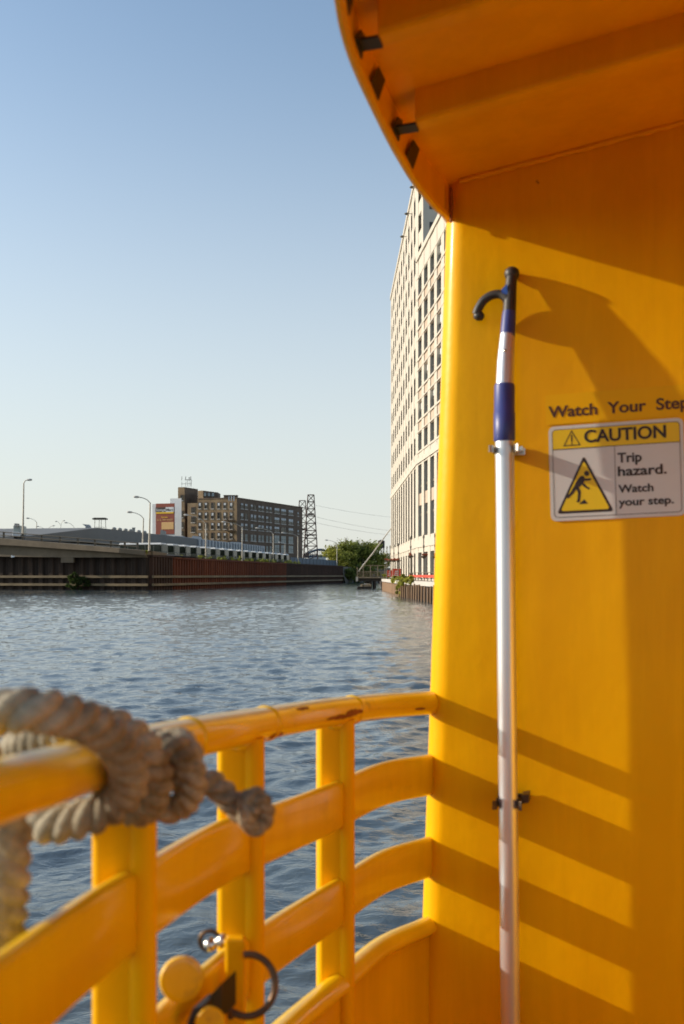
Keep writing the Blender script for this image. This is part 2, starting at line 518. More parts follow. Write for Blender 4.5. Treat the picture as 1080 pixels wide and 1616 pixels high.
def build_cabin():
    mb = MB()
    cols = []
    zs = [-1.35, -1.0, -0.735, -0.4, 0.0, 0.3, 0.55]
    plan = []      # function of z -> list of (u, v)
    def ring(z):
        uc = U_SIL(z) + 0.985 * RC
        pts = [(1.35, 0.95), (1.35, 0.5), (1.35, 0.2), (1.35, 0.04), (1.31, 0.0), (0.9, 0.0), (0.5, 0.0), (0.2, 0.0), (uc + 0.02, 0.0)]  # side at far right is unseen, added to block sky and bounce warm light
        for k in range(0, 15):
            a = R(90) * k / 14
            pts.append((uc - RC * math.sin(a), -RC + RC * math.cos(a)))
        pts += [(uc - RC, -0.4), (uc - RC, -1.2), (uc - RC, -3.0)]
        return pts
    rings = []
    for z in zs:
        rings.append([B(u, v, z) for (u, v) in ring(z)])
    # top ring follows the cambered roof
    rings.append([B(u, v, ROOF_Z(u) + 0.004) for (u, v) in ring(0.64)])
    n = len(rings[0])
    vs = [p for r in rings for p in r]
    fs = []
    for i in range(len(rings) - 1):
        for k in range(n - 1):
            a = i * n + k
            fs.append((a, a + 1, a + 1 + n, a + n))
    mb.add(vs, fs, 0, True)
    o = mb.build("cabin_wall", M['yellow'], boat)
    return o


cabin_wall = build_cabin()

EDGE = [(-0.085, -3.0), (-0.086, -1.6), (-0.088, -0.8), (-0.090, -0.4), (-0.092, -0.2), (-0.094, -0.1), (-0.096, -0.05), (-0.098, 0.0), (-0.105, 0.04), (-0.110, 0.08), (-0.118, 0.164), (-0.122, 0.28), (-0.122, 0.38), (-0.120, 0.50), (-0.114, 0.58), (-0.104, 0.643),
        (-0.090, 0.72), (-0.070, 0.82), (-0.045, 0.94), (-0.01, 1.08), (0.04, 1.24), (0.11, 1.42), (0.21, 1.60), (0.36, 1.78), (0.6, 1.92), (0.95, 2.0), (1.35, 2.02)]  # unseen outer stretch, carried over the camera to keep off sky light


def build_roof():
    e = spline([(a, b, 0) for a, b in EDGE], 5)
    mb = MB()
    # ceiling sheet and top sheet: strips from the edge curve in to the centre line
    def inner(p, k):
        return (p.x + (1.35 - p.x) * k, p.y)
    K = [0, 0.02, 0.06, 0.15, 0.3, 0.5, 0.75, 1.0]
    for dz, lift in ((0.0, 0), (0.022, 1)):
        vs = []
        for p in e:
            for k in K:
                u, v = inner(p, k)
                vs.append(B(u, v, ROOF_Z(u) + dz + (0.03 * (1 - (1 - min(k * 3, 1)) ** 2) if lift else 0)))
        fs = []
        nk = len(K)
        for i in range(len(e) - 1):
            for j in range(nk - 1):
                a = i * nk + j
                fs.append((a, a + 1, a + 1 + nk, a + nk))
        mb.add(vs, fs, 0, True)
    roof = mb.build("roof", M['yellow'], boat)
    # fascia hanging from the edge, with a rolled lip at the bottom
    fr = []
    for i, p in enumerate(e):
        a = e[max(i - 1, 0)]; b = e[min(i + 1, len(e) - 1)]
        t = (b - a).normalized(); nrm = Vector((-t.y, t.x))      # points outward or inward
        o = B(p.x, p.y, ROOF_Z(p.x))
        X = (BU * nrm.x + BV * nrm.y); X.z = 0
        fr.append((o, X.normalized(), Vector((0, 0, 1))))
    prof = [(-0.002, 0.024), (0.003, 0.024), (0.003, -0.045), (0.006, -0.050), (0.005, -0.056), (0.0, -0.058), (-0.005, -0.056), (-0.006, -0.050), (-0.002, -0.045)]
    fb = MB(); fb.sweep(fr, prof, 0, False)
    fb.build("fascia", M['yellow'], roof)
    # black diamonds painted on the inner face of the fascia (thin vinyl)
    def at_v(v):
        best = min(range(len(e)), key=lambda i: abs(e[i].y - v))
        return best
    def edge_point(v):
        for i in range(len(e) - 1):
            if e[i].y <= v <= e[i + 1].y:
                k = (v - e[i].y) / (e[i + 1].y - e[i].y)
                return e[i].lerp(e[i + 1], k)
        return e[-1]
    for v0 in (0.205, 0.420, 0.605):
        db = MB()
        c = edge_point(v0); d2 = (edge_point(v0 + 0.03) - edge_point(v0 - 0.03)).normalized()
        inn = 0.0065
        P = []
        for (dv, h) in ((-0.040, -0.008), (0, -0.010), (0.040, -0.048), (0, -0.052)):
            q = edge_point(v0 + dv)
            P.append(B(q.x + inn, q.y, ROOF_Z(q.x) + h))
        th = BU.normalized() * 0.0012
        db.hexa([P[0], P[1], P[2], P[3], P[0] + th, P[1] + th, P[2] + th, P[3] + th])
        db.build("diamond", M['black'], roof)
    # transverse beams welded under the ceiling
    for v0 in (0.29, 0.51, 0.73):
        mb = MB()
        us = [-0.088 if v0 < 0.7 else -0.04] + [x for x in np.linspace(0.0, 1.35, 14)]
        fr = [(B(u, v0, ROOF_Z(u)), BV.normalized(), Vector((0, 0, 1))) for u in us]
        h = 0.041
        mb.sweep(fr, [(0.0, 0.004), (0.0, -h), (0.003, -h - 0.001), (0.025, -h - 0.001), (0.029, -h + 0.003), (0.031, 0.004)], 0, False)
        mb.build("beam", M['yellow'], roof, bevel=0.002)
        # black tab and patch painting in the beam end's shadow at the fascia
        gb = MB()
        ue = us[0]
        c = edge_point(v0 + 0.012)
        a0 = B(c.x + 0.006, v0 + 0.002, ROOF_Z(c.x) - 0.040); a1 = B(ue, v0 + 0.002, ROOF_Z(ue) - 0.044)
        b0 = B(c.x + 0.006, v0 + 0.026, ROOF_Z(c.x) - 0.040); b1 = B(ue, v0 + 0.026, ROOF_Z(ue) - 0.044)
        dz = Vector((0, 0, 0.003))
        gb.hexa([a0, a1, b1, b0, a0 + dz, a1 + dz, b1 + dz, b0 + dz])
        q0 = c; d2 = (edge_point(v0 + 0.05) - edge_point(v0 - 0.02)).normalized()
        P = []
        for (a, hh) in ((-0.03, -0.012), (0.0, -0.02), (0.03, -0.046), (-0.006, -0.050)):
            q = q0 + d2 * a
            P.append(B(q.x + 0.0062, q.y, ROOF_Z(q.x) + hh))
        th = BU.normalized() * 0.002
        gb.hexa(P + [p + th for p in P])
        gb.build("beam_end_shadow", M['black'], roof)
    # weld seam where the wall meets the ceiling
    wb = MB()
    pts = []
    for k in range(120):
        u = -0.075 + 1.4 * k / 119
        pts.append(B(u, 0.004 + random.uniform(-0.001, 0.001), ROOF_Z(u) - 0.003 + random.uniform(-0.0012, 0.0012)))
    wb.tube(pts, [0.0042 + random.uniform(-0.001, 0.0012) for _ in pts], 7)
    wb.build("weld_seam", M['yellow'], roof)
    # dark seam strip in the corner between wall and fascia
    sb = MB()
    sb.tube([B(-0.088, 0.012, 0.628), B(-0.087, 0.012, 0.600), B(-0.088, 0.012, 0.572)], [0.0028, 0.0035, 0.002], 8)
    sb.build("sealant_bead", M['rust'], roof)
    return roof


roof = build_roof()

# ---- railing
RAIL = [(700, 1106, 1.70), (670, 1110, 1.63), (602, 1115, 1.52), (525, 1124, 1.36), (440, 1138, 1.20), (350, 1155, 1.02), (242, 1178, 0.86), (133, 1210, 0.70), (0, 1249, 0.58), (-190, 1312, 0.47), (-600, 1440, 0.36), (-1400, 1700, 0.26)]
BAND_Z = [-0.300, -0.2935, -0.2850, -0.2825, -0.2720, -0.2500, -0.2420, -0.2250, -0.2200, -0.215, -0.21, -0.21]
rail_pts = spline([W(*p) for p in RAIL], 8)
band_z = [q.x for q in spline([(z, 0, 0) for z in BAND_Z], 8)]


def rail_frame(i):
    a = rail_pts[max(i - 1, 0)]; b = rail_pts[min(i + 1, len(rail_pts) - 1)]
    t = (b - a); t.z = 0; t.normalize()
    out = Vector((-t.y, t.x, 0))           # candidate outboard
    if out.dot(Vector((-1, 0.35, 0))) < 0: out = -out
    return t, out


def rail_index(px):
    return min(range(len(rail_pts)), key=lambda i: abs(540 + F * rail_pts[i].x / rail_pts[i].y - px))


def build_railing():
    mb = MB(); mb.tube(rail_pts, 0.0192, 18)
    rail = mb.build("railing", M['yellow_worn'], boat)
    tag(rail, "worn tubular top rail with flat curved slats and posts under it")
    for px in (556, 419, 300):
        i = rail_index(px); wb = MB()
        d = (rail_pts[i + 1] - rail_pts[i - 1]).normalized()
        wb.tube2(rail_pts[i] - d * 0.005, d, [(0, 0.0190), (0.002, 0.0206), (0.005, 0.0212), (0.008, 0.0206), (0.010, 0.0190)], 20, 0, True)
        wb.build("weld_ring", M['yellow_worn'], rail)
    # worn-through brown patches: thin irregular skins lying on the tube
    def patch(px0, px1, ang, wid, name):
        i0, i1 = sorted((rail_index(px0), rail_index(px1)))
        P = []
        n = 26
        for k in range(n + 1):
            f = i0 + (i1 - i0) * k / n
            a = int(f); b = min(a + 1, len(rail_pts) - 1)
            p = rail_pts[a].lerp(rail_pts[b], f - a); t, out = rail_frame(a)
            e = math.sin(math.pi * k / n) ** 0.6
            w0 = ang - wid * e * random.uniform(0.5, 1.0); w1 = ang + wid * e * random.uniform(0.5, 1.0)
            row = [p + (-out * math.cos(w) + Vector((0, 0, 1)) * math.sin(w)) * 0.0196 for w in np.linspace(w0, w1, 5)]
            P.append(row)
        rb = MB(); vs = [q for r in P for q in r]
        rb.add(vs, [(i * 5 + j, i * 5 + j + 1, (i + 1) * 5 + j + 1, (i + 1) * 5 + j) for i in range(n) for j in range(4)], 0, True)
        rb.build(name, M['rust'], rail)
    patch(548, 492, -0.25, 0.22, "rust_patch"); patch(556, 530, -0.05, 0.3, "rust_patch"); patch(428, 408, -0.75, 0.35, "rust_patch"); patch(470, 452, 0.75, 0.15, "rust_patch"); patch(655, 640, -0.3, 0.15, "rust_patch")
    # flat slats
    def plate(dz_top, h, th, name, i0=0, i1=None):
        i1 = i1 or len(rail_pts) - 1
        fr = []
        for i in range(i0, i1 + 1):
            t, out = rail_frame(i)
            p = rail_pts[i]
            fr.append((Vector((p.x, p.y, EYE + band_z[i] + dz_top)), out, Vector((0, 0, 1))))
        r = th / 2
        prof = [(-r, -h), (-r, -r * 0.8), (-r * 0.7, -r * 0.25), (0, 0), (r * 0.7, -r * 0.25), (r, -r * 0.8), (r, -h), (r * 0.5, -h - r * 0.5), (-r * 0.5, -h - r * 0.5)]
        pb = MB(); pb.sweep(fr, prof, 0, True)
        return pb.build(name, M['yellow_gloss'], rail)
    plate(0.0, 0.062, 0.017, "slat")
    plate(-0.135, 0.062, 0.017, "slat")
    # bulwark: plate with a thick rounded cap
    plate(-0.267, 0.020, 0.034, "bulwark_cap")
    fr = []
    for i in range(len(rail_pts)):
        t, out = rail_frame(i); p = rail_pts[i]
        fr.append((Vector((p.x, p.y, EYE + band_z[i] - 0.28)), out, Vector((0, 0, 1))))
    pb = MB(); pb.sweep(fr, [(-0.004, 0.0), (0.004, 0.0), (0.004, -0.85), (-0.004, -0.85)], 0, True)
    pb.build("bulwark", M['yellow'], rail)
    # posts: a square tube outboard of the slats with a half-round inboard rib
    for px in (538, 388, 201, -260):
        i = rail_index(px); t, out = rail_frame(i); p = rail_pts[i]
        w = 0.050; z0 = p.z - 0.012; z1 = p.z - 1.0
        out = Vector((-0.12, 0.993, 0)); t = Vector((0.993, 0.12, 0))
        c = Vector((p.x, p.y, 0)) + out * 0.016 - t * 0.004
        mb = MB()
        def R8(zz, grow=0):
            a, b = w / 2, 0.019
            return [c + t * sx * a + out * sy * b + Vector((0, 0, zz)) for sx, sy in ((-1, -1), (1, -1), (1, 1), (-1, 1))]
        mb.hexa(R8(z1) + R8(z0))
        po = mb.build("post", M['yellow'], rail, bevel=0.008, seg=4)
        rb = MB()
        q = c + t * (w / 2 - 0.010) - out * 0.0145
        rb.tube([q + Vector((0, 0, z1)), q + Vector((0, 0, (z0 + z1) / 2)), q + Vector((0, 0, z0))], 0.0115, 14)
        rb.build("rib", M['yellow'], po)
        tb = MB()
        cc = c + Vector((0, 0, z0 - 0.006))
        tb.tube2(cc - Vector((0, 0, 0.008)), (0, 0, 1), [(0, 0.020), (0.008, 0.0265), (0.016, 0.018)], 18, 0, True)
        tb.build("weld_ring", M['yellow_worn'], po)
    return rail


rail = build_railing()


def build_latch():
    # gate latch at the lower slat: domed knob, pin block, vertical keeper plate and a swinging steel ring
    mb = MB()
    a = W(372, 1478, 0.985); b = W(372, 1700, 0.985)
    mb.box((a + b) / 2, (0.020, 0.014, abs(a.z - b.z)))
    latch = mb.build("latch_keeper", M['yellow'], boat, bevel=0.003)
    tag(latch, "yellow gate latch with domed knob and steel ring")
    kb = MB()
    c = W(287, 1546, 0.885); ax = Vector((0.28, -0.93, 0.1))
    kb.tube2(c + ax * -0.03, ax, [(0, 0.009), (0.022, 0.010), (0.024, 0.0185), (0.0255, 0.0196), (0.029, 0.0196), (0.0305, 0.0186), (0.0312, 0.0150), (0.0314, 0.0085), (0.0315, 0.0)], 40, 0, False)
    kb.build("knob", M['yellow_worn'], latch)
    sb = MB()
    c = W(343, 1489, 0.99)
    sb.tube2(c + Vector((-0.012, 0.004, -0.004)), (1, -0.15, 0.35), [(0, 0.004), (0.001, 0.0065), (0.008, 0.0068), (0.009, 0.0045), (0.014, 0.0045), (0.015, 0.0068), (0.022, 0.0062), (0.024, 0.003)], 16, 0, True)
    sb.build("pin", M['steel'], latch)
    lb = MB()
    pts = [c + Vector((-0.008 + 0.010 * math.cos(k), 0.004, 0.001 + 0.010 * math.sin(k))) for k in np.linspace(0.6, 4.6, 14)]
    lb.tube(pts, 0.0022, 8)
    lb.build("pin_loop", M['darksteel'], latch)
    gb = MB()
    c = W(392, 1551, 0.965)
    pts = [c + Vector((0.0265 * math.cos(k), -0.006 + 0.008 * math.sin(k), 0.0265 * math.sin(k))) for k in np.linspace(1.75, -2.25, 30)]
    pts.append(W(365, 1606, 0.955))
    gb.tube(pts, 0.0035, 12)
    gb.build("ring", M['darksteel'], latch)
    # black wedges standing in for the triangular shadows beside the knob
    hb = MB()
    P = [W(322, 1582, 0.905), W(350, 1552, 0.915), W(350, 1607, 0.915)]
    d = Vector((0.01, 0.03, 0))
    hb.add(P + [p + d for p in P], [(0, 1, 2), (5, 4, 3), (0, 3, 4, 1), (1, 4, 5, 2), (2, 5, 3, 0)])
    P = [W(292, 1624, 0.880), W(304, 1592, 0.885), W(318, 1589, 0.888), W(318, 1625, 0.888)]
    hb.add(P + [p + d for p in P], [(0, 1, 2, 3), (7, 6, 5, 4), (0, 4, 5, 1), (1, 5, 6, 2), (2, 6, 7, 3), (3, 7, 4, 0)])
    hb.build("shadow_wedge", M['black'], latch)
    kb = MB()
    c = W(330, 1612, 0.89)
    kb.tube2(c, (0.28, -0.93, 0.1), [(0, 0.013), (0.004, 0.0135), (0.006, 0.012), (0.0064, 0.0)], 32, 0, False)
    kb.build("hinge_boss", M['yellow_worn'], latch)


build_latch()


def build_hull():
    mb = MB()
    z = EYE - 1.30
    def pl(i, off): return None
    left = []
    for i in range(0, len(rail_pts), 4):
        t, out = rail_frame(i); p = rail_pts[i]
        left.append((p.x + out.x * 0.01, p.y + out.y * 0.01))
    # deck outline: along the rail, round behind the camera, up the right side, to the far end of the cabin
    bow = left + [(-0.1, -0.35), (0.5, -0.75), (1.4, -0.9), (2.3, -0.6), (3.0, 0.3), (3.4, 1.4), (4.4, 4.6), (1.1, 4.9)]
    top = [Vector((x, y, z)) for x, y in bow]
    n = len(top)
    cx = sum(p.x for p in top) / n; cy = sum(p.y for p in top) / n
    mb.add(top, [tuple(range(n))], 1)
    bot = [Vector((cx + (p.x - cx) * 0.94, cy + (p.y - cy) * 0.94, -0.5)) for p in top]
    mb.add(top + bot, [(i, (i + 1) % n, n + (i + 1) % n, n + i) for i in range(n)], 0)
    # unseen aft and starboard bulwark, added to bounce warm light under the roof
    k0 = len(left)
    ring = top[k0 - 1:k0 + 7]
    zt = EYE - 0.52
    a = [Vector((p.x, p.y, zt)) for p in ring]
    b = [Vector((cx + (p.x - cx) * 0.985, cy + (p.y - cy) * 0.985, 0)) for p in ring]
    lo = [Vector((q.x, q.y, z + 0.002)) for q in b]; hi = [Vector((q.x, q.y, zt)) for q in b]
    m = len(ring)
    for i in range(m - 1):
        mb.add([ring[i], ring[i + 1], a[i + 1], a[i]], [(0, 1, 2, 3)], 0)
        mb.add([lo[i], lo[i + 1], hi[i + 1], hi[i]], [(0, 1, 2, 3)], 0)
        mb.add([a[i], a[i + 1], hi[i + 1], hi[i]], [(0, 1, 2, 3)], 0)
    mb.build("hull", [M['yellow'], M['deck']], boat)


build_hull()

# ---- boat hook held by two clips
HOOKP = lambda px, py, v: B(onwall(px, py, v)[0], v, onwall(px, py, v)[1])


def build_hook():
    base = HOOKP(806, 1680, 0.042)
    root = empty("boat_hook", base, "silver boat hook pole with blue grip and black hooked head clipped to the yellow wall", "boat hook")
    v0 = 0.044
    p = lambda px, py, v=v0: HOOKP(px, py, v)
    mb = MB(); mb.tube([p(806.5, 1690), p(804, 1400), p(800, 1050), p(797.5, 760, 0.043), p(796.5, 690, 0.042)], 0.0148, 24)
    mb.build("pole", M['alu'], root)
    mb = MB(); mb.tube([p(796.6, 697, 0.042), p(796.5, 694, 0.042), p(796.5, 652, 0.041), p(796.5, 651.5, 0.041), p(796.7, 610, 0.040), p(796.8, 606, 0.040)],
                       [0.0150, 0.0168, 0.0168, 0.0162, 0.0160, 0.0148], 24)
    mb.build("grip", M['blue'], root)
    mb = MB(); mb.tube([p(796.8, 608, 0.040), p(798.5, 570, 0.036), p(801.5, 528, 0.0295)], [0.0138, 0.0136, 0.0118], 24)
    inner = mb.build("inner_tube", M['alu'], root)
    rb = MB(); c = p(798.3, 556, 0.0345) - BV * -0.013
    rb.tube2(c - BV * 0.0008, BV, [(0, 0.0026), (0.0012, 0.0022), (0.0018, 0.0)], 12, 0, True)
    rb.build("rivet", M['steel'], inner)
    mb = MB(); mb.tube([p(801.3, 532, 0.030), p(803.5, 500, 0.0255), p(804.2, 492, 0.0245)], [0.0120, 0.0112, 0.0105], 20)
    mb.build("collar", M['blue'], root)
    hb = MB()
    hb.tube([p(804, 500, 0.0255), p(805.5, 470, 0.0205), p(807.5, 442, 0.0155), p(808, 436, 0.0145)], [0.0106, 0.0100, 0.0088, 0.0085], 20)
    c = p(808, 430, 0.0125)
    hb.tube2(c - Vector((0, 0, 0.0125)), (0.03, 0, 1), [(0, 0.004), (0.002, 0.0085), (0.006, 0.0110), (0.012, 0.0120), (0.017, 0.0105), (0.0205, 0.006), (0.0215, 0.0)], 22, 0, True)
    arm = spline([p(806, 474, 0.021), p(797, 467, 0.021), p(786, 464, 0.020), p(774, 467, 0.019), p(763, 475, 0.018), p(756, 486, 0.017), p(752, 496, 0.016)], 5)
    rs = [0.0100 - 0.0030 * min(1, k / 8) for k in range(len(arm))]
    hb.tube(arm, rs, 16)
    c = p(751.5, 497, 0.016)
    hb.tube2(c - Vector((-0.003, 0, 0.0085)), (0.25, 0, 1), [(0, 0.003), (0.002, 0.0072), (0.006, 0.0090), (0.011, 0.0082), (0.015, 0.004), (0.016, 0.0)], 18, 0, True)
    # web between shaft and arm
    w0 = [p(804, 452, 0.0190), p(787, 464, 0.020), p(790, 470, 0.020), p(802, 489, 0.0235), p(805, 489, 0.0235), p(806, 452, 0.0190)]
    th = BV.normalized() * 0.004
    hb.add([q - th for q in w0] + [q + th for q in w0], [(0, 1, 2, 3, 4, 5), (11, 10, 9, 8, 7, 6)] + [(i, (i + 1) % 6, 6 + (i + 1) % 6, 6 + i) for i in range(6)])
    head = hb.build("hook_head", M['hookblack'], root)
    lb = MB()
    P = [p(792, 459.5, 0.020), p(801.5, 449.5, 0.020), p(802, 467, 0.021), p(794, 465, 0.021)]
    P = [q + BV * 0.0066 for q in P]
    lb.hexa([q for q in P] + [q + BV.normalized() * 0.0016 for q in P])
    lb.build("web_inlay", M['blue_bright'], head)


build_hook()


def clip(px, py, dark, block=1.0):
    """spring clip: foot on the wall, two flared arms round the pole"""
    mb = MB()
    u, z = onwall(px, py, 0.043)
    c = lambda a, v, dz=0: B(u + a, v, z + dz)
    h = 0.004 + 0.003 * block
    mb.hexa([c(-0.02, 0.0005, -h), c(0.028, 0.0005, -h), c(0.028, 0.003, -h), c(-0.02, 0.003, -h),
             c(-0.02, 0.0005, h), c(0.028, 0.0005, h), c(0.028, 0.003, h), c(-0.02, 0.003, h)])
    for s in (-1, 1):
        arc = [(s * 0.006, 0.003), (s * 0.006, 0.024), (s * 0.012, 0.029), (s * 0.0165, 0.036), (s * 0.0178, 0.044), (s * 0.0165, 0.051), (s * 0.0155, 0.055), (s * 0.019, 0.060), (s * 0.0215, 0.062)]
        for i in range(len(arc) - 1):
            (a0, v0), (a1, v1) = arc[i], arc[i + 1]
            o = 0.0014
            mb.hexa([c(a0, v0, -h), c(a1, v1, -h), c(a1 + o * s, v1, -h), c(a0 + o * s, v0, -h), c(a0, v0, h), c(a1, v1, h), c(a1 + o * s, v1, h), c(a0 + o * s, v0, h)])
    # catch block beside the clip
    mb.hexa([c(0.0195, 0.003, -0.002), c(0.0195 + 0.0115 * block, 0.003, 0.000), c(0.0195 + 0.0115 * block, 0.034 * block, 0.000), c(0.0195, 0.034 * block, -0.002),
             c(0.0195, 0.003, 0.011), c(0.0195 + 0.0115 * block, 0.003, 0.013 * block), c(0.0195 + 0.0115 * block, 0.034 * block, 0.013 * block), c(0.0195, 0.034 * block, 0.011 * block)])
    o = mb.build("hook_clip", dark, boat, bevel=0.001)
    tag(o, "small metal spring clip holding the pole to the wall")


clip(797, 709, M['steel'], 0.55)
clip(802.5, 1268, M['darksteel'])


# ---- stickers on the wall
def text_mesh(body, size, bold=0.0, space=1.0):
    cu = bpy.data.curves.new("lettering", 'FONT')
    cu.body = body; cu.size = size; cu.offset = bold; cu.space_character = space; cu.fill_mode = 'BOTH' if hasattr(cu, 'fill_mode') else cu.fill_mode
    cu.extrude = 0.0002
    ob = bpy.data.objects.new("lettering_tmp", cu); COL.objects.link(ob)
    dg = bpy.context.evaluated_depsgraph_get()
    me = bpy.data.meshes.new_from_object(ob.evaluated_get(dg))
    COL.objects.unlink(ob); bpy.data.objects.remove(ob)
    co = np.array([v.co[:] for v in me.vertices])
    return me, co


def place_text(body, x0, y0, width, height, X, Yv, origin, Nn, material, parent, name="lettering", bold=0.0, lift=0.0006):
    """fits text in a box x0..x0+width, y0..y0+height (cap height) on the plane (origin, X, Yv)"""
    me, co = text_mesh(body, 1.0, min(bold, 0.012))
    mn, mx = co.min(0), co.max(0)
    sx = width / (mx[0] - mn[0])
    me_cap, cc = text_mesh("H", 1.0, bold)
    cap = cc[:, 1].max() - cc[:, 1].min(); capb = cc[:, 1].min()
    sy = height / cap
    for v in me.vertices:
        a = (v.co.x - mn[0]) * sx + x0; b = (v.co.y - capb) * sy + y0
        p = origin + X * a + Yv * b + Nn * (lift + (0.0002 if v.co.z > 0 else 0))
        v.co = p - PLOC(parent)
    if bold > 0.012:
        k = (bold - 0.012) * sy * 1.0
        base_v = [v.co.copy() for v in me.vertices]; base_f = [list(f.vertices) for f in me.polygons]
        vs = []; fs = []
        for i, (dx, dy) in enumerate(((0, 0), (k, 0), (-k, 0), (0, k * 0.7), (0, -k * 0.7))):
            o_ = len(vs); vs += [v + X * dx + Yv * dy + Nn * (0.00003 * i) for v in base_v]; fs += [[a + o_ for a in f] for f in base_f]
        me = bpy.data.meshes.new(name); me.from_pydata([tuple(v) for v in vs], [], fs)
    me.materials.clear(); me.materials.append(material)
    o = bpy.data.objects.new(name, me); COL.objects.link(o); o.parent = parent
    return o


def round_rect(w, h, r, n=6):
    pts = []
    for cx, cy, a0 in ((w - r, r, -90), (w - r, h - r, 0), (r, h - r, 90), (r, r, 180)):
        for k in range(n + 1):
            a = R(a0 + 90 * k / n); pts.append((cx + r * math.cos(a), cy + r * math.sin(a)))
    return pts


def plate2d(pts, origin, X, Yv, Nn, d0, d1):
    n = len(pts)
    a = [origin + X * x + Yv * y + Nn * d0 for x, y in pts]; b = [origin + X * x + Yv * y + Nn * d1 for x, y in pts]
    mb = MB()
    mb.add(a + b, [tuple(range(n))[::-1], tuple(range(n, 2 * n))] + [(i, (i + 1) % n, n + (i + 1) % n, n + i) for i in range(n)])
    return mb


def build_signs():
    Nn = BV.normalized()
    u0, z0 = onwall(870, 823); u1, z1 = onwall(866, 675); ur, zr = onwall(1083, 812)
    w = ur - u0; h = z1 - z0 + 0.001
    X = BU.normalized(); X = (X + Vector((0, 0, (zr - z0) / w * 0.6))).normalized()
    Yv = (Vector((0, 0, 1)) + BU.normalized() * ((u1 - u0) / h)).normalized()
    O = B(u0, 0, z0) + Nn * 0.0008
    S = w / 0.974            # one unit of the zoomed layout
    k = h / 0.655
    sign = plate2d(round_rect(w, h, 0.009), O, X, Yv, Nn, 0, 0.0009).build("caution_sign", M['sign_white'])
    tag(sign, "white and yellow trip hazard caution sticker with rounded corners stuck on the yellow wall", "sign")
    # layout in fractions of width/height
    fx = lambda a: a * w
    fy = lambda b: b * h
    def strip(x0, y0, x1, y1, d0, d1, m, name):
        plate2d([(x0, y0), (x1, y0), (x1, y1), (x0, y1)], O, X, Yv, Nn, d0, d1).build(name, m, sign)
    # inner border line
    b = 0.0052; lw = 0.0009
    outer = round_rect(w - 2 * b, h - 2 * b, 0.006); inner = round_rect(w - 2 * b - 2 * lw, h - 2 * b - 2 * lw, 0.0052)
    mb = MB(); n = len(outer)
    A = [O + X * (x + b) + Yv * (y + b) + Nn * 0.0012 for x, y in outer]; Bq = [O + X * (x + b + lw) + Yv * (y + b + lw) + Nn * 0.0012 for x, y in inner]
    mb.add(A + Bq, [(i, (i + 1) % n, n + (i + 1) % n, n + i) for i in range(n)])
    mb.build("border_line", M['ink'], sign)
    ys = fy(0.755)
    # yellow header
    pts = [(x + b + lw, y + b + lw) for x, y in inner]
    hd = [(b + lw, ys)] + [(w - b - lw, ys)] + [(x, y) for x, y in pts if y > h - 0.02]
    plate2d(hd, O, X, Yv, Nn, 0.0009, 0.00115).build("header", M['sign_yellow'], sign)
    strip(b, ys - 0.0005, w - b, ys + 0.0004, 0.0010, 0.0014, M['ink'], "divider")
    strip(fx(0.492), b, fx(0.496), ys, 0.0010, 0.0013, M['ink'], "divider")
    place_text("CAUTION", fx(0.272), fy(0.805), fx(0.60), fy(0.135), X, Yv, O, Nn, M['ink'], sign, bold=0.032, lift=0.0013)
    # small alert triangle in the header
    def tri_ring(cx, y0, hw, hh, th, d):
        mb = MB()
        o = [(cx - hw, y0), (cx + hw, y0), (cx, y0 + hh)]
        c = (cx, y0 + hh / 3)
        s_ = 1 - th
        i = [(c[0] + (x - c[0]) * s_, c[1] + (y - c[1]) * s_) for x, y in o]
        P = [O + X * x + Yv * y + Nn * d for x, y in o + i]
        mb.add(P, [(0, 1, 4, 3), (1, 2, 5, 4), (2, 0, 3, 5)])
        return mb
    mb = tri_ring(fx(0.175), fy(0.785), fx(0.066), fy(0.165), 0.17, 0.0014)
    for (x0, y0, x1, y1) in ((0.170, 0.825, 0.180, 0.90), (0.170, 0.800, 0.180, 0.815)):
        mb.add([O + X * fx(x) + Yv * fy(y) + Nn * 0.0014 for x, y in ((x0, y0), (x1, y0), (x1, y1), (x0, y1))], [(0, 1, 2, 3)])
    mb.build("alert_symbol", M['ink'], sign)
    place_text("Trip", fx(0.515), fy(0.575), fx(0.175), fy(0.105), X, Yv, O, Nn, M['ink'], sign, bold=0.032, lift=0.0011)
    place_text("hazard.", fx(0.515), fy(0.435), fx(0.355), fy(0.105), X, Yv, O, Nn, M['ink'], sign, bold=0.032, lift=0.0011)
    place_text("Watch", fx(0.515), fy(0.262), fx(0.255), fy(0.085), X, Yv, O, Nn, M['ink'], sign, bold=0.032, lift=0.0011)
    place_text("your step.", fx(0.515), fy(0.125), fx(0.40), fy(0.085), X, Yv, O, Nn, M['ink'], sign, bold=0.032, lift=0.0011)
    # warning triangle with the stumbling figure
    cx, y0, hw, hh = fx(0.262), fy(0.075), fx(0.215), fy(0.60)
    def rtri(s, d):
        c = (cx, y0 + hh / 3); r = 0.0035 * s
        V3 = [(cx - hw, y0), (cx + hw, y0), (cx, y0 + hh)]
        V3 = [(c[0] + (x - c[0]) * s, c[1] + (y - c[1]) * s) for x, y in V3]
        pts = []
        for i in range(3):
            p = Vector(V3[i]); a = (Vector(V3[i - 1]) - p).normalized(); bb = (Vector(V3[(i + 1) % 3]) - p).normalized()
            P0 = p + a * r * 1.7; P2 = p + bb * r * 1.7
            for k in range(7):
                t = k / 6; q = P0 * (1 - t) ** 2 + p * 2 * t * (1 - t) + P2 * t * t
                pts.append((q.x, q.y))
        return pts
    plate2d(rtri(1.0, 0), O, X, Yv, Nn, 0.0009, 0.0011).build("triangle_border", M['ink'], sign)
    plate2d(rtri(0.86, 0), O, X, Yv, Nn, 0.0011, 0.00135).build("triangle", M['sign_yellow'], sign)
    fb = MB()
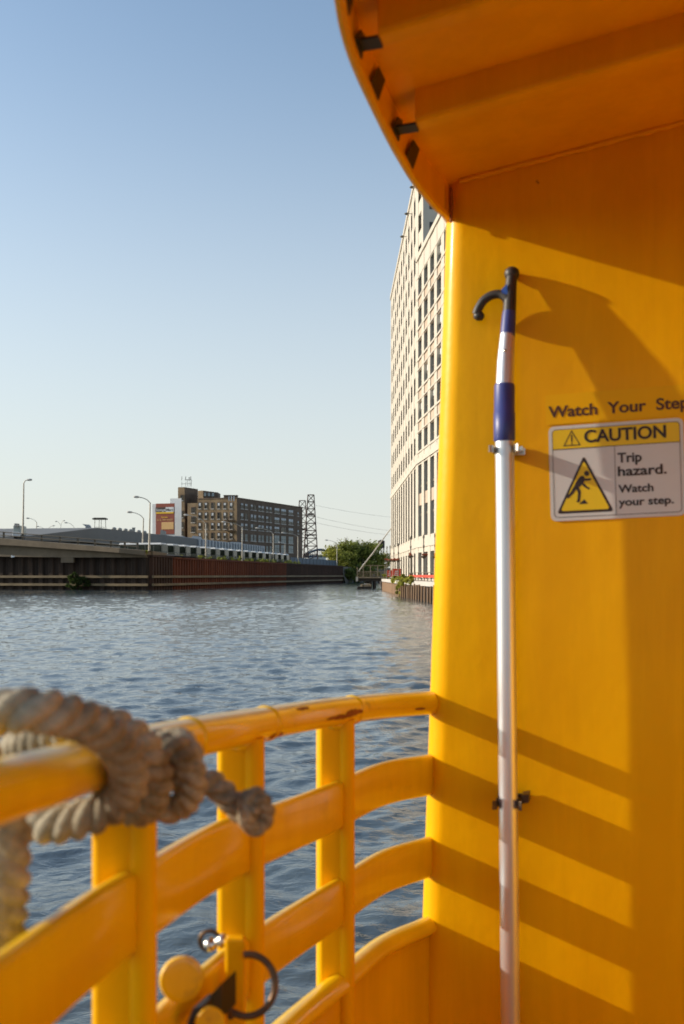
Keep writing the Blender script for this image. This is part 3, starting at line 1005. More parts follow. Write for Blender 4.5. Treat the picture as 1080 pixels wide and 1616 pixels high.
    # figure drawn in zoom coordinates of the photograph (110..1085, 270..1005)
    zx = lambda a: fx((a - 128) / 950.0)
    zy = lambda b_: fy((1000 - b_ - (a_off)) / 650.0)
    a_off = 0
    def g(a, b_): return O + X * fx((a - 128) / 955.0) + Yv * fy((1003 - b_ - (a - 128) * 0.045) / 655.0) + Nn * 0.0016
    def poly(pts): fb.add([g(*q) for q in pts], [tuple(range(len(pts)))])
    n = 20
    poly([(397 + 19 * math.cos(2 * math.pi * k / n), 673 + 19 * math.sin(2 * math.pi * k / n)) for k in range(n)])
    poly([(352, 690), (375, 690), (386, 712), (372, 740), (345, 765), (318, 775), (300, 768), (318, 730)])     # trunk
    poly([(384, 708), (425, 706), (427, 720), (384, 726)])                          # forward arm
    poly([(362, 742), (380, 742), (392, 760), (415, 772), (411, 785), (384, 772), (366, 758)])   # lower arm
    poly([(300, 762), (322, 776), (296, 812), (258, 846), (242, 838), (278, 800)])       # rear leg
    poly([(312, 768), (336, 766), (352, 800), (342, 862), (322, 868), (330, 806)])       # front leg
    poly([(318, 860), (342, 856), (344, 868), (320, 872)])
    poly([(334, 884), (374, 850), (400, 880)])                                     # obstacle
    fb.build("stumbling_figure", M['ink'], sign)

    # strip above: Watch Your Step
    ua, za = onwall(862, 671); ub, zb = onwall(861, 628); 
    O2 = B(ua, 0, za) + Nn * 0.0006
    w2 = 0.255; h2 = zb - za + 0.004
    st = plate2d(round_rect(w2, h2, 0.002, 3), O2, X, Yv, Nn, 0, 0.0006).build("step_sticker", M['sticker'])
    tag(st, "amber strip sticker lettered Watch Your Step above the caution sticker", "sticker")
    ut, zt = onwall(867, 659)
    ue, _ = onwall(1088, 647)
    place_text("Watch  Your  Step", ut - ua, zt - za - 0.001, ue - ut, 0.0185, X, Yv, O2, Nn, M['brownink'], st, bold=0.030, lift=0.0008)


build_signs()


# ---- rope
def rope_mat():
    m, t, p = new_mat("hemp_rope"); L = t.links
    tc = N(t, "ShaderNodeTexCoord")
    nz = N(t, "ShaderNodeTexNoise"); nz.inputs["Scale"].default_value = 90; nz.inputs["Detail"].default_value = 6; nz.inputs["Roughness"].default_value = 0.7
    L.new(tc.outputs["Object"], nz.inputs["Vector"])
    n2 = N(t, "ShaderNodeTexNoise"); n2.inputs["Scale"].default_value = 18; L.new(tc.outputs["Object"], n2.inputs["Vector"])
    ad = N(t, "ShaderNodeMath", operation='MULTIPLY_ADD'); ad.inputs[1].default_value = 0.5; L.new(n2.outputs["Fac"], ad.inputs[0]); 
    ml = N(t, "ShaderNodeMath", operation='MULTIPLY'); ml.inputs[1].default_value = 0.5; L.new(nz.outputs["Fac"], ml.inputs[0]); L.new(ml.outputs[0], ad.inputs[2])
    rp = N(t, "ShaderNodeValToRGB"); e = rp.color_ramp.elements
    e[0].position = 0.35; e[0].color = (0.13, 0.105, 0.065, 1); e[1].position = 0.65; e[1].color = (0.52, 0.455, 0.335, 1)
    L.new(ad.outputs[0], rp.inputs[0]); L.new(rp.outputs[0], p.inputs["Base Color"])
    p.inputs["Roughness"].default_value = 0.9; p.inputs["Specular IOR Level"].default_value = 0.15
    bp = N(t, "ShaderNodeBump"); bp.inputs["Strength"].default_value = 0.8; bp.inputs["Distance"].default_value = 0.002
    L.new(nz.outputs["Fac"], bp.inputs["Height"]); L.new(bp.outputs[0], p.inputs["Normal"])
    return m


M['rope'] = rope_mat()


def rope_mesh(mb, ctrl, r, lay=0.044, n=6, sides=64):
    """laid three-strand rope along control points"""
    pts = spline(ctrl, 30)
    L = 0; rings = []
    t0 = (pts[1] - pts[0]).normalized(); x = t0.cross(Vector((0.3, 0.2, 1))).normalized()
    vs = []; ns = sides
    for i, p in enumerate(pts):
        if i: L += (p - pts[i - 1]).length
        t = (pts[min(i + 1, len(pts) - 1)] - pts[max(i - 1, 0)]).normalized()
        x = (x - t * x.dot(t)).normalized(); y = t.cross(x)
        tw = 2 * math.pi * L / lay
        rr = r if isinstance(r, float) else r[0] + (r[1] - r[0]) * i / len(pts)
        for k in range(ns):
            a = 2 * math.pi * k / ns
            c = abs(math.cos(1.5 * (a + tw)))
            rad = rr * (0.68 + 0.32 * c ** 0.7) * (1 + 0.022 * math.cos(13 * a - 5 * tw)) + random.uniform(-0.0003, 0.0003)
            vs.append(p + (x * math.cos(a) + y * math.sin(a)) * rad)
    fs = []
    for i in range(len(pts) - 1):
        for k in range(ns):
            a = i * ns + k; b = i * ns + (k + 1) % ns
            fs.append((a, b, b + ns, a + ns))
    fs.append(tuple(range(ns))[::-1]); fs.append(tuple(range((len(pts) - 1) * ns, len(pts) * ns)))
    mb.add(vs, fs, 0, True)


def build_rope():
    mb = MB()
    rr = 0.0142
    # standing part hangs down on the left, rises behind the rail, turns round the rail twice, ends in the knot
    path = [(-6, 1800, 0.68), (2, 1600, 0.675), (8, 1470, 0.665), (14, 1370, 0.65), (12, 1300, 0.65), (-20, 1225, 0.66), (-40, 1160, 0.635), (-10, 1128, 0.605),
            (55, 1122, 0.60), (125, 1136, 0.625), (182, 1172, 0.66), (204, 1222, 0.69), (186, 1264, 0.71), (130, 1292, 0.715), (66, 1300, 0.73), (20, 1262, 0.79),
            (20, 1192, 0.79), (70, 1163, 0.75), (150, 1142, 0.72), (215, 1168, 0.73), (244, 1222, 0.75), (232, 1270, 0.78), (190, 1287, 0.85), (175, 1240, 0.92), (210, 1180, 0.87), (250, 1178, 0.82)]
    rope_mesh(mb, [W(*p) for p in path], rr)
    o = mb.build("mooring_rope", M['rope'])
    tag(o, "thick tan twisted rope wound and knotted round the yellow rail, its end hanging loose", "rope")
    # the knot and its tail
    kb = MB()
    kn = [(250, 1178, 0.82), (285, 1172, 0.79), (302, 1205, 0.785), (300, 1255, 0.80), (272, 1278, 0.82), (242, 1262, 0.80), (236, 1215, 0.775), (258, 1180, 0.765), (288, 1190, 0.775), (290, 1230, 0.80), (300, 1240, 0.83),
          (330, 1235, 0.84), (352, 1252, 0.845), (376, 1275, 0.85), (398, 1288, 0.852)]
    rope_mesh(kb, [W(*p) for p in kn], 0.0116, lay=0.040)
    kb.build("knot", M['rope'], o)
    eb = MB()
    en = [(385, 1295, 0.85), (388, 1265, 0.838), (408, 1258, 0.84), (420, 1285, 0.85), (405, 1306, 0.85), (390, 1292, 0.838), (398, 1272, 0.832)]
    rope_mesh(eb, [W(*p) for p in en], 0.0082, lay=0.034)
    eb.build("end_knot", M['rope'], o)


build_rope()

# ================================================================ right bank: pale building
M['cream'] = mat("cream_concrete", (0.55, 0.50, 0.415), 0.85, var=0.08, scale=0.5, dirt=(0.45, 0.39, 0.30), dscale=0.25, damt=0.35)
M['pinkbrick'] = mat("pinkish_spandrel", (0.50, 0.385, 0.29), 0.85, var=0.10, scale=1.2)
M['glass'] = mat("window_glass", (0.05, 0.047, 0.042), 0.15, var=0.5, scale=0.25, spec=0.35)
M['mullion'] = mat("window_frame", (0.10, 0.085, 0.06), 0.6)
M['quay'] = mat("quay_concrete", (0.50, 0.47, 0.42), 0.85, var=0.12, scale=0.6)
M['red'] = mat("red_banner", (0.52, 0.055, 0.025), 0.7, var=0.15, scale=1.5)

FAR_A = Vector((9.99 - 0.0083 * 174.6, 174.6)); BEND = Vector((8.99, 120.0)); NEAR_E = Vector((8.99 + 0.0857 * (120 - 84), 84.0))
PB1 = Vector((9.38, 115.4))


def build_white_building():
    root = empty("river_building", (BEND.x, BEND.y, 1.5), "tall cream riverside building with rows of dark windows and a bent facade", "building")
    Z = lambda z: EYE + z
    rows = [(14.8, 16.9)] + [(t - 2.1, t) for t in (20.6, 24.3, 27.9, 31.6, 35.3, 39.1, 42.8, 46.4)]
    tall = (4.6, 13.1)
    zg = -0.75
    glass_windows = []      # (centre depth Y, mesh builder)
    def facade(a, b, centers, ww, rowset, ztop, spandrel, depth=0.55, zbase=zg, reveal=0.42, tallrow=True, ground=True, mb=None, finish=True):
        """one straight stretch a->b (plan); centers: distances of windows along it"""
        d = (b - a).normalized(); n = Vector((d.y, -d.x))
        if n.dot(Vector((1, 0))) < 0: n = -n        # into the building
        L = (b - a).length
        P = lambda s, o, z: (a.x + d.x * s + n.x * o, a.y + d.y * s + n.y * o, Z(z))
        mb = mb or MB()
        def blk(s0, s1, z0, z1, o0=0.0, o1=reveal, mi=0):
            mb.hexa([P(s0, o0, z0), P(s1, o0, z0), P(s1, o1, z0), P(s0, o1, z0), P(s0, o0, z1), P(s1, o0, z1), P(s1, o1, z1), P(s0, o1, z1)], mi)
        edges = [0.0]
        for c in centers: edges += [c - ww / 2, c + ww / 2]
        edges.append(L)
        # piers, full height
        top = ztop
        for i in range(0, len(edges), 2):
            if edges[i + 1] - edges[i] > 0.02: blk(edges[i], edges[i + 1], zbase, top)
        holes = ([tall] if tallrow else []) + rowset
        if ground: holes = [(-0.6, 2.7)] + holes
        holes = sorted(holes)
        prev = zbase
        for c in centers:
            prev = zbase
            for (h0, h1) in holes:
                if h0 > prev + 0.01:
                    sp = spandrel and 15 < prev < ztop - 4
                    blk(c - ww / 2, c + ww / 2, prev, h0, 0.10 if sp else 0.04, reveal - 0.02, 1 if sp else 0)
                prev = h1
            blk(c - ww / 2, c + ww / 2, prev, top, 0.04, reveal - 0.02, 0)
        # string courses and cornice
        for (z0, z1, pr) in ((13.3, 13.9, 0.10), (3.3, 4.2, 0.08), (top - 0.05, top + 0.55, 0.14)):
            if z1 < top + 1: blk(-0.01, L + 0.01, z0, z1, -pr, 0.02)
        if spandrel:
            for (h0, h1) in rowset:
                blk(0, L, h0 - 0.28, h0 - 0.06, -0.06, 0.03)
                if h1 + 0.3 < top: blk(0, L, h1 + 0.10, h1 + 0.26, -0.04, 0.03)
        if finish: mb.build("facade", [M['cream'], M['pinkbrick']], root, origin=PLOC(root))
        for c in centers:
            for hi, (h0, h1) in enumerate(holes):
                wb = MB()
                g = lambda s, o, z: P(s, o, z)
                s0, s1 = c - ww / 2, c + ww / 2
                o = reveal - 0.06
                wb.hexa([g(s0, o, h0), g(s1, o, h0), g(s1, o + 0.04, h0), g(s0, o + 0.04, h0), g(s0, o, h1), g(s1, o, h1), g(s1, o + 0.04, h1), g(s0, o + 0.04, h1)], 0)
                if not spandrel:      # dark lining that paints in the shade of the reveal
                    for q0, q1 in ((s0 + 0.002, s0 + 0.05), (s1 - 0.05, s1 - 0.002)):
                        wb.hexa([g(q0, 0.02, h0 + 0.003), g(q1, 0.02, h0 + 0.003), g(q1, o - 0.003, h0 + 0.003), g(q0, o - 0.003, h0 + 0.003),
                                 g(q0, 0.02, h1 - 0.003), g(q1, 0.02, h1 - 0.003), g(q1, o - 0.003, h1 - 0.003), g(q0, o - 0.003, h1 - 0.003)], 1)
                nm = 2 if h1 - h0 < 4 else 3
                for k in range(1, nm):
                    sm = s0 + (s1 - s0) * k / nm
                    wb.hexa([g(sm - 0.05, o - 0.06, h0), g(sm + 0.05, o - 0.06, h0), g(sm + 0.05, o - 0.01, h0), g(sm - 0.05, o - 0.01, h0),
                             g(sm - 0.05, o - 0.06, h1), g(sm + 0.05, o - 0.06, h1), g(sm + 0.05, o - 0.01, h1), g(sm - 0.05, o - 0.01, h1)], 1)
                zz = [(h0 + h1) / 2] if h1 - h0 < 4 else [h0 + 2.6, h0 + 3.9, h0 + 6.0]
                for zk in zz:
                    t = 0.06 if h1 - h0 < 4 else 0.16
                    wb.hexa([g(s0, o - 0.08, zk - t), g(s1, o - 0.08, zk - t), g(s1, o - 0.015, zk - t), g(s0, o - 0.015, zk - t),
                             g(s0, o - 0.08, zk + t), g(s1, o - 0.08, zk + t), g(s1, o - 0.015, zk + t), g(s0, o - 0.015, zk + t)], 1)
                if h1 - h0 > 4 and spandrel:    # pale panel across the tall window
                    wb.hexa([g(s0, o - 0.2, 8.3), g(s1, o - 0.2, 8.3), g(s1, o - 0.09, 8.3), g(s0, o - 0.09, 8.3), g(s0, o - 0.2, 9.7), g(s1, o - 0.2, 9.7), g(s1, o - 0.09, 9.7), g(s0, o - 0.09, 9.7)], 2)
                # drawn blinds behind some panes
                if random.random() < 0.3 and h1 - h0 < 4:
                    zb = h1 - (h1 - h0) * random.uniform(0.25, 0.6)
                    wb.hexa([g(s0 + 0.05, o - 0.012, zb), g(s1 - 0.05, o - 0.012, zb), g(s1 - 0.05, o - 0.004, zb), g(s0 + 0.05, o - 0.004, zb),
                             g(s0 + 0.05, o - 0.012, h1), g(s1 - 0.05, o - 0.012, h1), g(s1 - 0.05, o - 0.004, h1), g(s0 + 0.05, o - 0.004, h1)], 3)
                depth_y = P(c, 0, 0)[1]; px = 540 + F * P(c, 0, 0)[0] / depth_y
                glass_windows.append((depth_y + (500 if px > 706 else 0), wb))
    # far stretch: a = bend, b = far end
    Lf = (FAR_A - BEND).length
    cf = [3.0 + 4.8 * k for k in range(11)]
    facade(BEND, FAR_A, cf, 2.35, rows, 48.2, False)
    # near stretch
    Ln = (NEAR_E - BEND).length
    cn = [2.3 + 4.12 * k for k in range(8)]
    shared = MB()
    facade(BEND, NEAR_E, cn, 2.5, rows[:6], 37.6, True, mb=shared, finish=False)
    # upper block over the first near bay
    facade(BEND, PB1, [2.3], 2.3, [(r[0], r[1]) for r in rows[6:]], 48.2, False, zbase=38.1, tallrow=False, ground=False, mb=shared)
    # bodies behind the facades
    bb = MB()
    E1 = Vector((BEND.x + 0.5, BEND.y)); E2 = Vector((FAR_A.x + 0.5, FAR_A.y))
    bb.hexa([(E1.x, E1.y, Z(zg)), (E1.x + 30, E1.y + 2, Z(zg)), (E2.x + 30, E2.y, Z(zg)), (E2.x, E2.y, Z(zg)),
             (E1.x, E1.y, Z(48.0)), (E1.x + 30, E1.y + 2, Z(48.0)), (E2.x + 30, E2.y, Z(48.0)), (E2.x, E2.y, Z(48.0))])
    bb.hexa([(NEAR_E.x + 0.5, NEAR_E.y, Z(zg)), (NEAR_E.x + 30, NEAR_E.y + 2, Z(zg)), (E1.x + 30, E1.y + 1.9, Z(zg)), (E1.x + 0.02, E1.y, Z(zg)),
             (NEAR_E.x + 0.5, NEAR_E.y, Z(37.4)), (NEAR_E.x + 30, NEAR_E.y + 2, Z(37.4)), (E1.x + 30, E1.y + 1.9, Z(37.4)), (E1.x + 0.02, E1.y, Z(37.4))])
    # upper block's flank facing the camera
    bb.hexa([(PB1.x + 0.02, PB1.y + 0.02, Z(37.7)), (PB1.x + 18, PB1.y + 1.2, Z(37.7)), (PB1.x + 18, PB1.y + 6, Z(37.7)), (PB1.x + 0.2, PB1.y + 5.0, Z(37.7)),
             (PB1.x + 0.02, PB1.y + 0.02, Z(48.1)), (PB1.x + 18, PB1.y + 1.2, Z(48.1)), (PB1.x + 18, PB1.y + 6, Z(48.1)), (PB1.x + 0.2, PB1.y + 5.0, Z(48.1))])
    bb.build("core", M['cream'], root, origin=PLOC(root))
    for k in range(3):
        for j in range(2):
            wb = MB()
            x0 = PB1.x + 0.75 + 1.6 * j; zz = 39.0 + 3.7 * k - 0.3
            y0 = PB1.y + 0.02 + (x0 - PB1.x) * 0.0666
            wb.hexa([(x0, y0 - 0.05, Z(zz)), (x0 + 1.2, y0 + 0.03, Z(zz)), (x0 + 1.2, y0 + 0.2, Z(zz)), (x0, y0 + 0.1, Z(zz)),
                     (x0, y0 - 0.05, Z(zz + 2.2)), (x0 + 1.2, y0 + 0.03, Z(zz + 2.2)), (x0 + 1.2, y0 + 0.2, Z(zz + 2.2)), (x0, y0 + 0.1, Z(zz + 2.2))], 0)
            glass_windows.append((115.0, wb))
    glass_windows.sort(key=lambda q: q[0])
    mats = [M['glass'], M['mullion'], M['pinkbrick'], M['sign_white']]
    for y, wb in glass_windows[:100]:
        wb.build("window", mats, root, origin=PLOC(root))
    rest = MB()
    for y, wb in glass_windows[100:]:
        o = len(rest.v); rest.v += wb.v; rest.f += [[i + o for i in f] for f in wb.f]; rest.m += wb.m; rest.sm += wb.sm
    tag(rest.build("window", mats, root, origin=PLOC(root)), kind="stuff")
    # floodlights on arms out from the roof edge
    for px, py in ((659, 295), (650, 337), (642.5, 373)):
        r = (px - 540) / F
        Y = 9.99 / (r + 0.0083) if px < 658 else 119.0
        p = W(px, py, Y)
        mb = MB()
        mb.tube([p + Vector((0.5, 0, 0)), p + Vector((-0.75, 0, 0))], 0.035, 6)
        mb.tube2(p + Vector((-0.45, 0, 0.02)), (-1, 0, -0.12), [(0, 0.05), (0.10, 0.17), (0.34, 0.14), (0.5, 0.03)], 10, 0, True)
        mb.build("floodlight", M['mullion'], root, origin=PLOC(root))
    # small white end pavilion with a pole at the far corner
    return root


build_white_building()

# ---- right quay
QA = [Vector((7.9, 74.0)), Vector((7.54, 82.5)), Vector((6.53, 105.0)), Vector((6.35, 125.0)), Vector((6.3, 152.6)), Vector((8.2, 158.0)), Vector((9.4, 240.0)), Vector((12.0, 330.0))]
WALK = 1.45


def build_right_quay():
    # walkway: one sheet
    mb = MB()
    n = len(QA)
    vs = []
    for p in QA: vs += [(p.x, p.y, WALK), (p.x + 160, p.y, WALK)]
    mb.add(vs, [(2 * i, 2 * i + 1, 2 * i + 3, 2 * i + 2) for i in range(n - 1)])
    mb.add([(QA[0].x, QA[0].y, -1), (QA[0].x + 160, QA[0].y, -1), (QA[0].x + 160, QA[0].y, WALK), (QA[0].x, QA[0].y, WALK)], [(0, 1, 2, 3)])
    tag(mb.build("river_walk", M['quay']), kind="structure")
    root = empty("quay_wall", (QA[2].x, QA[2].y, 0), "timber pile quay wall in sunlight below the cream building", "quay wall")
    M['quaydark'] = mat('dark_backing_wood', (0.05, 0.036, 0.026), 0.85, var=0.3, scale=2)
    M['timber'] = rust_mat("weathered_timber", (0.16, 0.10, 0.06), (0.27, 0.17, 0.10), (0.36, 0.26, 0.17))
    # backing sheet, evenly dark behind the gaps between the piles
    bb = MB()
    for i in range(n - 1):
        bb.slab(QA[i], QA[i + 1], -1.0, WALK - 0.02, 0.25)
    bb.build("backing", M['quaydark'], root, origin=PLOC(root))
    cb = MB()
    for i in range(n - 1):
        a, b = QA[i], QA[i + 1]
        cb.slab((a.x - 0.25, a.y), (b.x - 0.25, b.y), WALK - 0.18, WALK + 0.22, 0.55)
    cb.build("cap", M['quay'], root, origin=PLOC(root))
    # near stretch: separate round piles with gaps
    y = 76.0; first = None
    k = 0
    while y < 105:
        i = 0 if y < 82.5 else 1
        a, b = QA[i], QA[i + 1]
        t = (y - a.y) / (b.y - a.y); x = a.x + (b.x - a.x) * t - 0.55
        top = WALK - 0.12 + random.uniform(-0.15, 0.12)
        pb = MB(); pb.tube([(x, y, -0.9), (x + random.uniform(-.02, .02), y, 0.3), (x, y, top)], [0.105, 0.10, 0.09], 10)
        pb.build("pile", M['timber'], root, origin=PLOC(root))
        y += random.uniform(1.7, 2.1); k += 1
    # far stretch: close boards
    fb = MB(); y = 105.4
    while y < 152:
        i = 2 if y < 125 else 3
        a, b = QA[i], QA[i + 1]
        t = (y - a.y) / (b.y - a.y); x = a.x + (b.x - a.x) * t - 0.10
        fb.box((x, y, 0.1 + random.uniform(-.05, .05)), (0.2, 0.52, 2.2)); y += 0.56
    fb.build("boarding", M['timber'], root, origin=PLOC(root))


build_right_quay()


def leaf_cloud(mb, center, rad, n, size, flat=1.0, seedr=None, shell=0.55):
    """many leaf-sized quads through an ellipsoid of clumps"""
    c = Vector(center)
    clumps = []
    nc = max(5, n // 110)
    for _ in range(nc):
        d = Vector((random.gauss(0, 1), random.gauss(0, 1), random.gauss(0, 1))).normalized()
        rr = random.uniform(shell, 1.0)
        clumps.append((Vector((d.x * rad[0] * rr, d.y * rad[1] * rr, d.z * rad[2] * rr)), random.uniform(0.16, 0.34)))
    vs = []; fs = []
    for i in range(n):
        q, s = random.choice(clumps)
        m = min(rad)
        p = c + q + Vector((random.gauss(0, 1), random.gauss(0, 1), random.gauss(0, 0.8))) * s * m * 0.75
        nn = Vector((random.gauss(0, 1), random.gauss(0, 1), random.gauss(0.4, 1))).normalized()
        a = nn.orthogonal().normalized(); b = nn.cross(a)
        k = size * random.uniform(0.6, 1.4)
        o = len(vs)
        vs += [p + a * k, p + b * k * 0.6, p - a * k, p - b * k * 0.6]
        fs.append((o, o + 1, o + 2, o + 3))
    mb.add(vs, fs)


M['leaf_dark'] = foliage_mat("dark_leaves", (0.14, 0.17, 0.045))
M['leaf_light'] = foliage_mat("light_leaves", (0.34, 0.34, 0.07))
M['leaf_mid'] = foliage_mat("mid_leaves", (0.24, 0.265, 0.06))
M['leaf_shade'] = foliage_mat('deep_green_leaves', (0.05, 0.075, 0.022))
M['bark'] = mat("bark", (0.10, 0.075, 0.05), 0.9, var=0.3, scale=4)
M['flower'] = mat("geranium_flowers", (0.42, 0.11, 0.05), 0.7, var=0.5, scale=14)


def build_quay_things():
    # ivy hanging over the wall
    mb = MB()
    for (x, y, z, rx, ry, rz, n) in ((6.25, 102, 1.65, 0.55, 3.4, 0.55, 1500), (6.05, 104.5, 0.75, 0.4, 1.6, 0.85, 1100), (6.55, 96.0, 1.7, 0.45, 2.2, 0.4, 600), (6.1, 113, 1.7, 0.5, 1.6, 0.5, 500)):
        leaf_cloud(mb, (x, y, z), (rx, ry, rz), n, 0.13)
    o = mb.build("hanging_ivy", M['leaf_light'], origin=(6.5, 101, 1.45))
    tag(o, "bright green ivy spilling over the timber quay wall", "plant")
    # low balustrade of the river walk with red banners
    root = empty("walk_fence", (7.6, 96, WALK), "river walk railing hung with a red banner strip on top of the quay wall", "fence")
    a = Vector((7.95, 80.0)); b = Vector((6.95, 104.0))
    d = (b - a).normalized()
    k = 0
    L = (b - a).length
    while k < L:
        q = a + d * k
        pb = MB(); pb.box((q.x + 0.15, q.y, WALK + 0.50), (0.08, 0.08, 1.0)); pb.build("post", M['mullion'], root, origin=PLOC(root)); k += 2.4
    rb = MB()
    rb.slab((a.x + 0.10, a.y), (b.x + 0.10, b.y), WALK + 0.97, WALK + 1.03, 0.08)
    rb.slab((a.x + 0.10, a.y), (b.x + 0.10, b.y), WALK + 0.22, WALK + 0.27, 0.05)
    rb.build("rail", M['mullion'], root, origin=PLOC(root))
    sb = MB()
    prev = None
    for i in range(61):
        t = i / 60; q = a.lerp(b, t)
        sag = 0.06 * math.sin(t * math.pi * 14) ** 2
        cur = (Vector((q.x + 0.03 + 0.04 * math.sin(i * 1.3), q.y, WALK + 0.52 + sag)), Vector((q.x + 0.04, q.y, WALK + 0.78)))
        if prev: 
            th = Vector((0.015, 0, 0))
            sb.hexa([prev[0], cur[0], cur[0] + th, prev[0] + th, prev[1], cur[1], cur[1] + th, prev[1] + th])
        prev = cur
    sb.build("banner", M['red'], root, origin=PLOC(root))
    lw = MB()
    a2 = Vector((8.3, 80.0)); b2 = Vector((7.3, 104))
    lw.slab(a2, b2, WALK + 0.004, WALK + 0.50, 0.2)
    o = lw.build("kerb_wall", M['quay'], origin=(7.8, 92, WALK))
    tag(o, "low pale kerb wall along the river walk behind the red banner", "wall")
    # planters and small red signs further along
    for (px, D, h, w_, lab) in ((626.5, 128, 1.05, 0.75, "red rectangular notice board on the quay beyond the ivy"), (615.5, 146, 0.95, 0.55, "red slanted notice beside the pier at the end of the quay")):
        p = W(px, HOR, D); r_ = empty("notice_board", (p.x, D, WALK), lab, "sign")
        sb = MB(); sb.box((p.x, D, WALK + 0.55 + h / 2), (w_ * 1.4, 0.06, h)); sb.build("panel", M['red'], r_, origin=PLOC(r_))
        tb = MB()
        for q in range(3): tb.box((p.x - 0.05 + 0.03 * q, D - 0.04, WALK + 0.78 + q * 0.25), (w_ * 0.9 - 0.1 * q, 0.012, 0.09))
        tb.build("lettering", M['sign_white'], r_, origin=PLOC(r_))
        fb = MB()
        for s in (-1, 1): fb.box((p.x + s * w_ * 0.5, D + 0.05, WALK + 0.5), (0.07, 0.05, 1.0))
        fb.build("leg", M['mullion'], r_, origin=PLOC(r_))
    # flower basket lamp posts
    spots = [(687, 93, 'nearest, cut by the cabin edge'), (669, 100, 'second in from the cabin edge'), (648.5, 108, 'third in from the cabin edge, before the bend'), (629, 126, 'fourth in, above the red notice board'),
             (622, 134, 'fifth in along the row'), (616, 142, 'sixth in along the row'), (611, 150, 'farthest, at the pier')]
    for i, (px, D, lab) in enumerate(spots):
        p = W(px, HOR, D)
        rt = empty("basket_post", (p.x, D, WALK), "dark post with red flower basket, " + lab, "flower post", "flower basket posts along the river walk")
        hz = W(px, 877 + (7 if i > 2 else 0), D).z
        pb = MB()
        top = hz + 1.75
        pb.tube([(p.x, D, WALK), (p.x, D, WALK + 0.5), (p.x, D, WALK + 0.55), (p.x, D, top)], [0.11, 0.10, 0.06, 0.05], 8)
        pb.tube2((p.x, D, top - 0.05), (0, 0, 1), [(0, 0.06), (0.12, 0.10), (0.3, 0.09), (0.42, 0.02)], 8, 0, True)
        pb.tube2((p.x, D, hz + 0.75), (0, 0, 1), [(0, 0.05), (0.1, 0.09), (0.25, 0.09), (0.35, 0.05)], 8, 0, True)
        pb.build("pole", M['mullion'], rt, origin=PLOC(rt))
        bb = MB(); bb.tube2((p.x, D, hz - 0.30), (0, 0, 1), [(0, 0.03), (0.1, 0.2), (0.22, 0.33), (0.28, 0.36)], 14, 0, True)
        bb.build("basket", M['bark'], rt, origin=PLOC(rt))
        fb = MB(); leaf_cloud(fb, (p.x, D, hz + 0.08), (0.42, 0.42, 0.22), 260, 0.085, shell=0.2)
        fb.build("flowers", M['flower'], rt, origin=PLOC(rt))


build_quay_things()


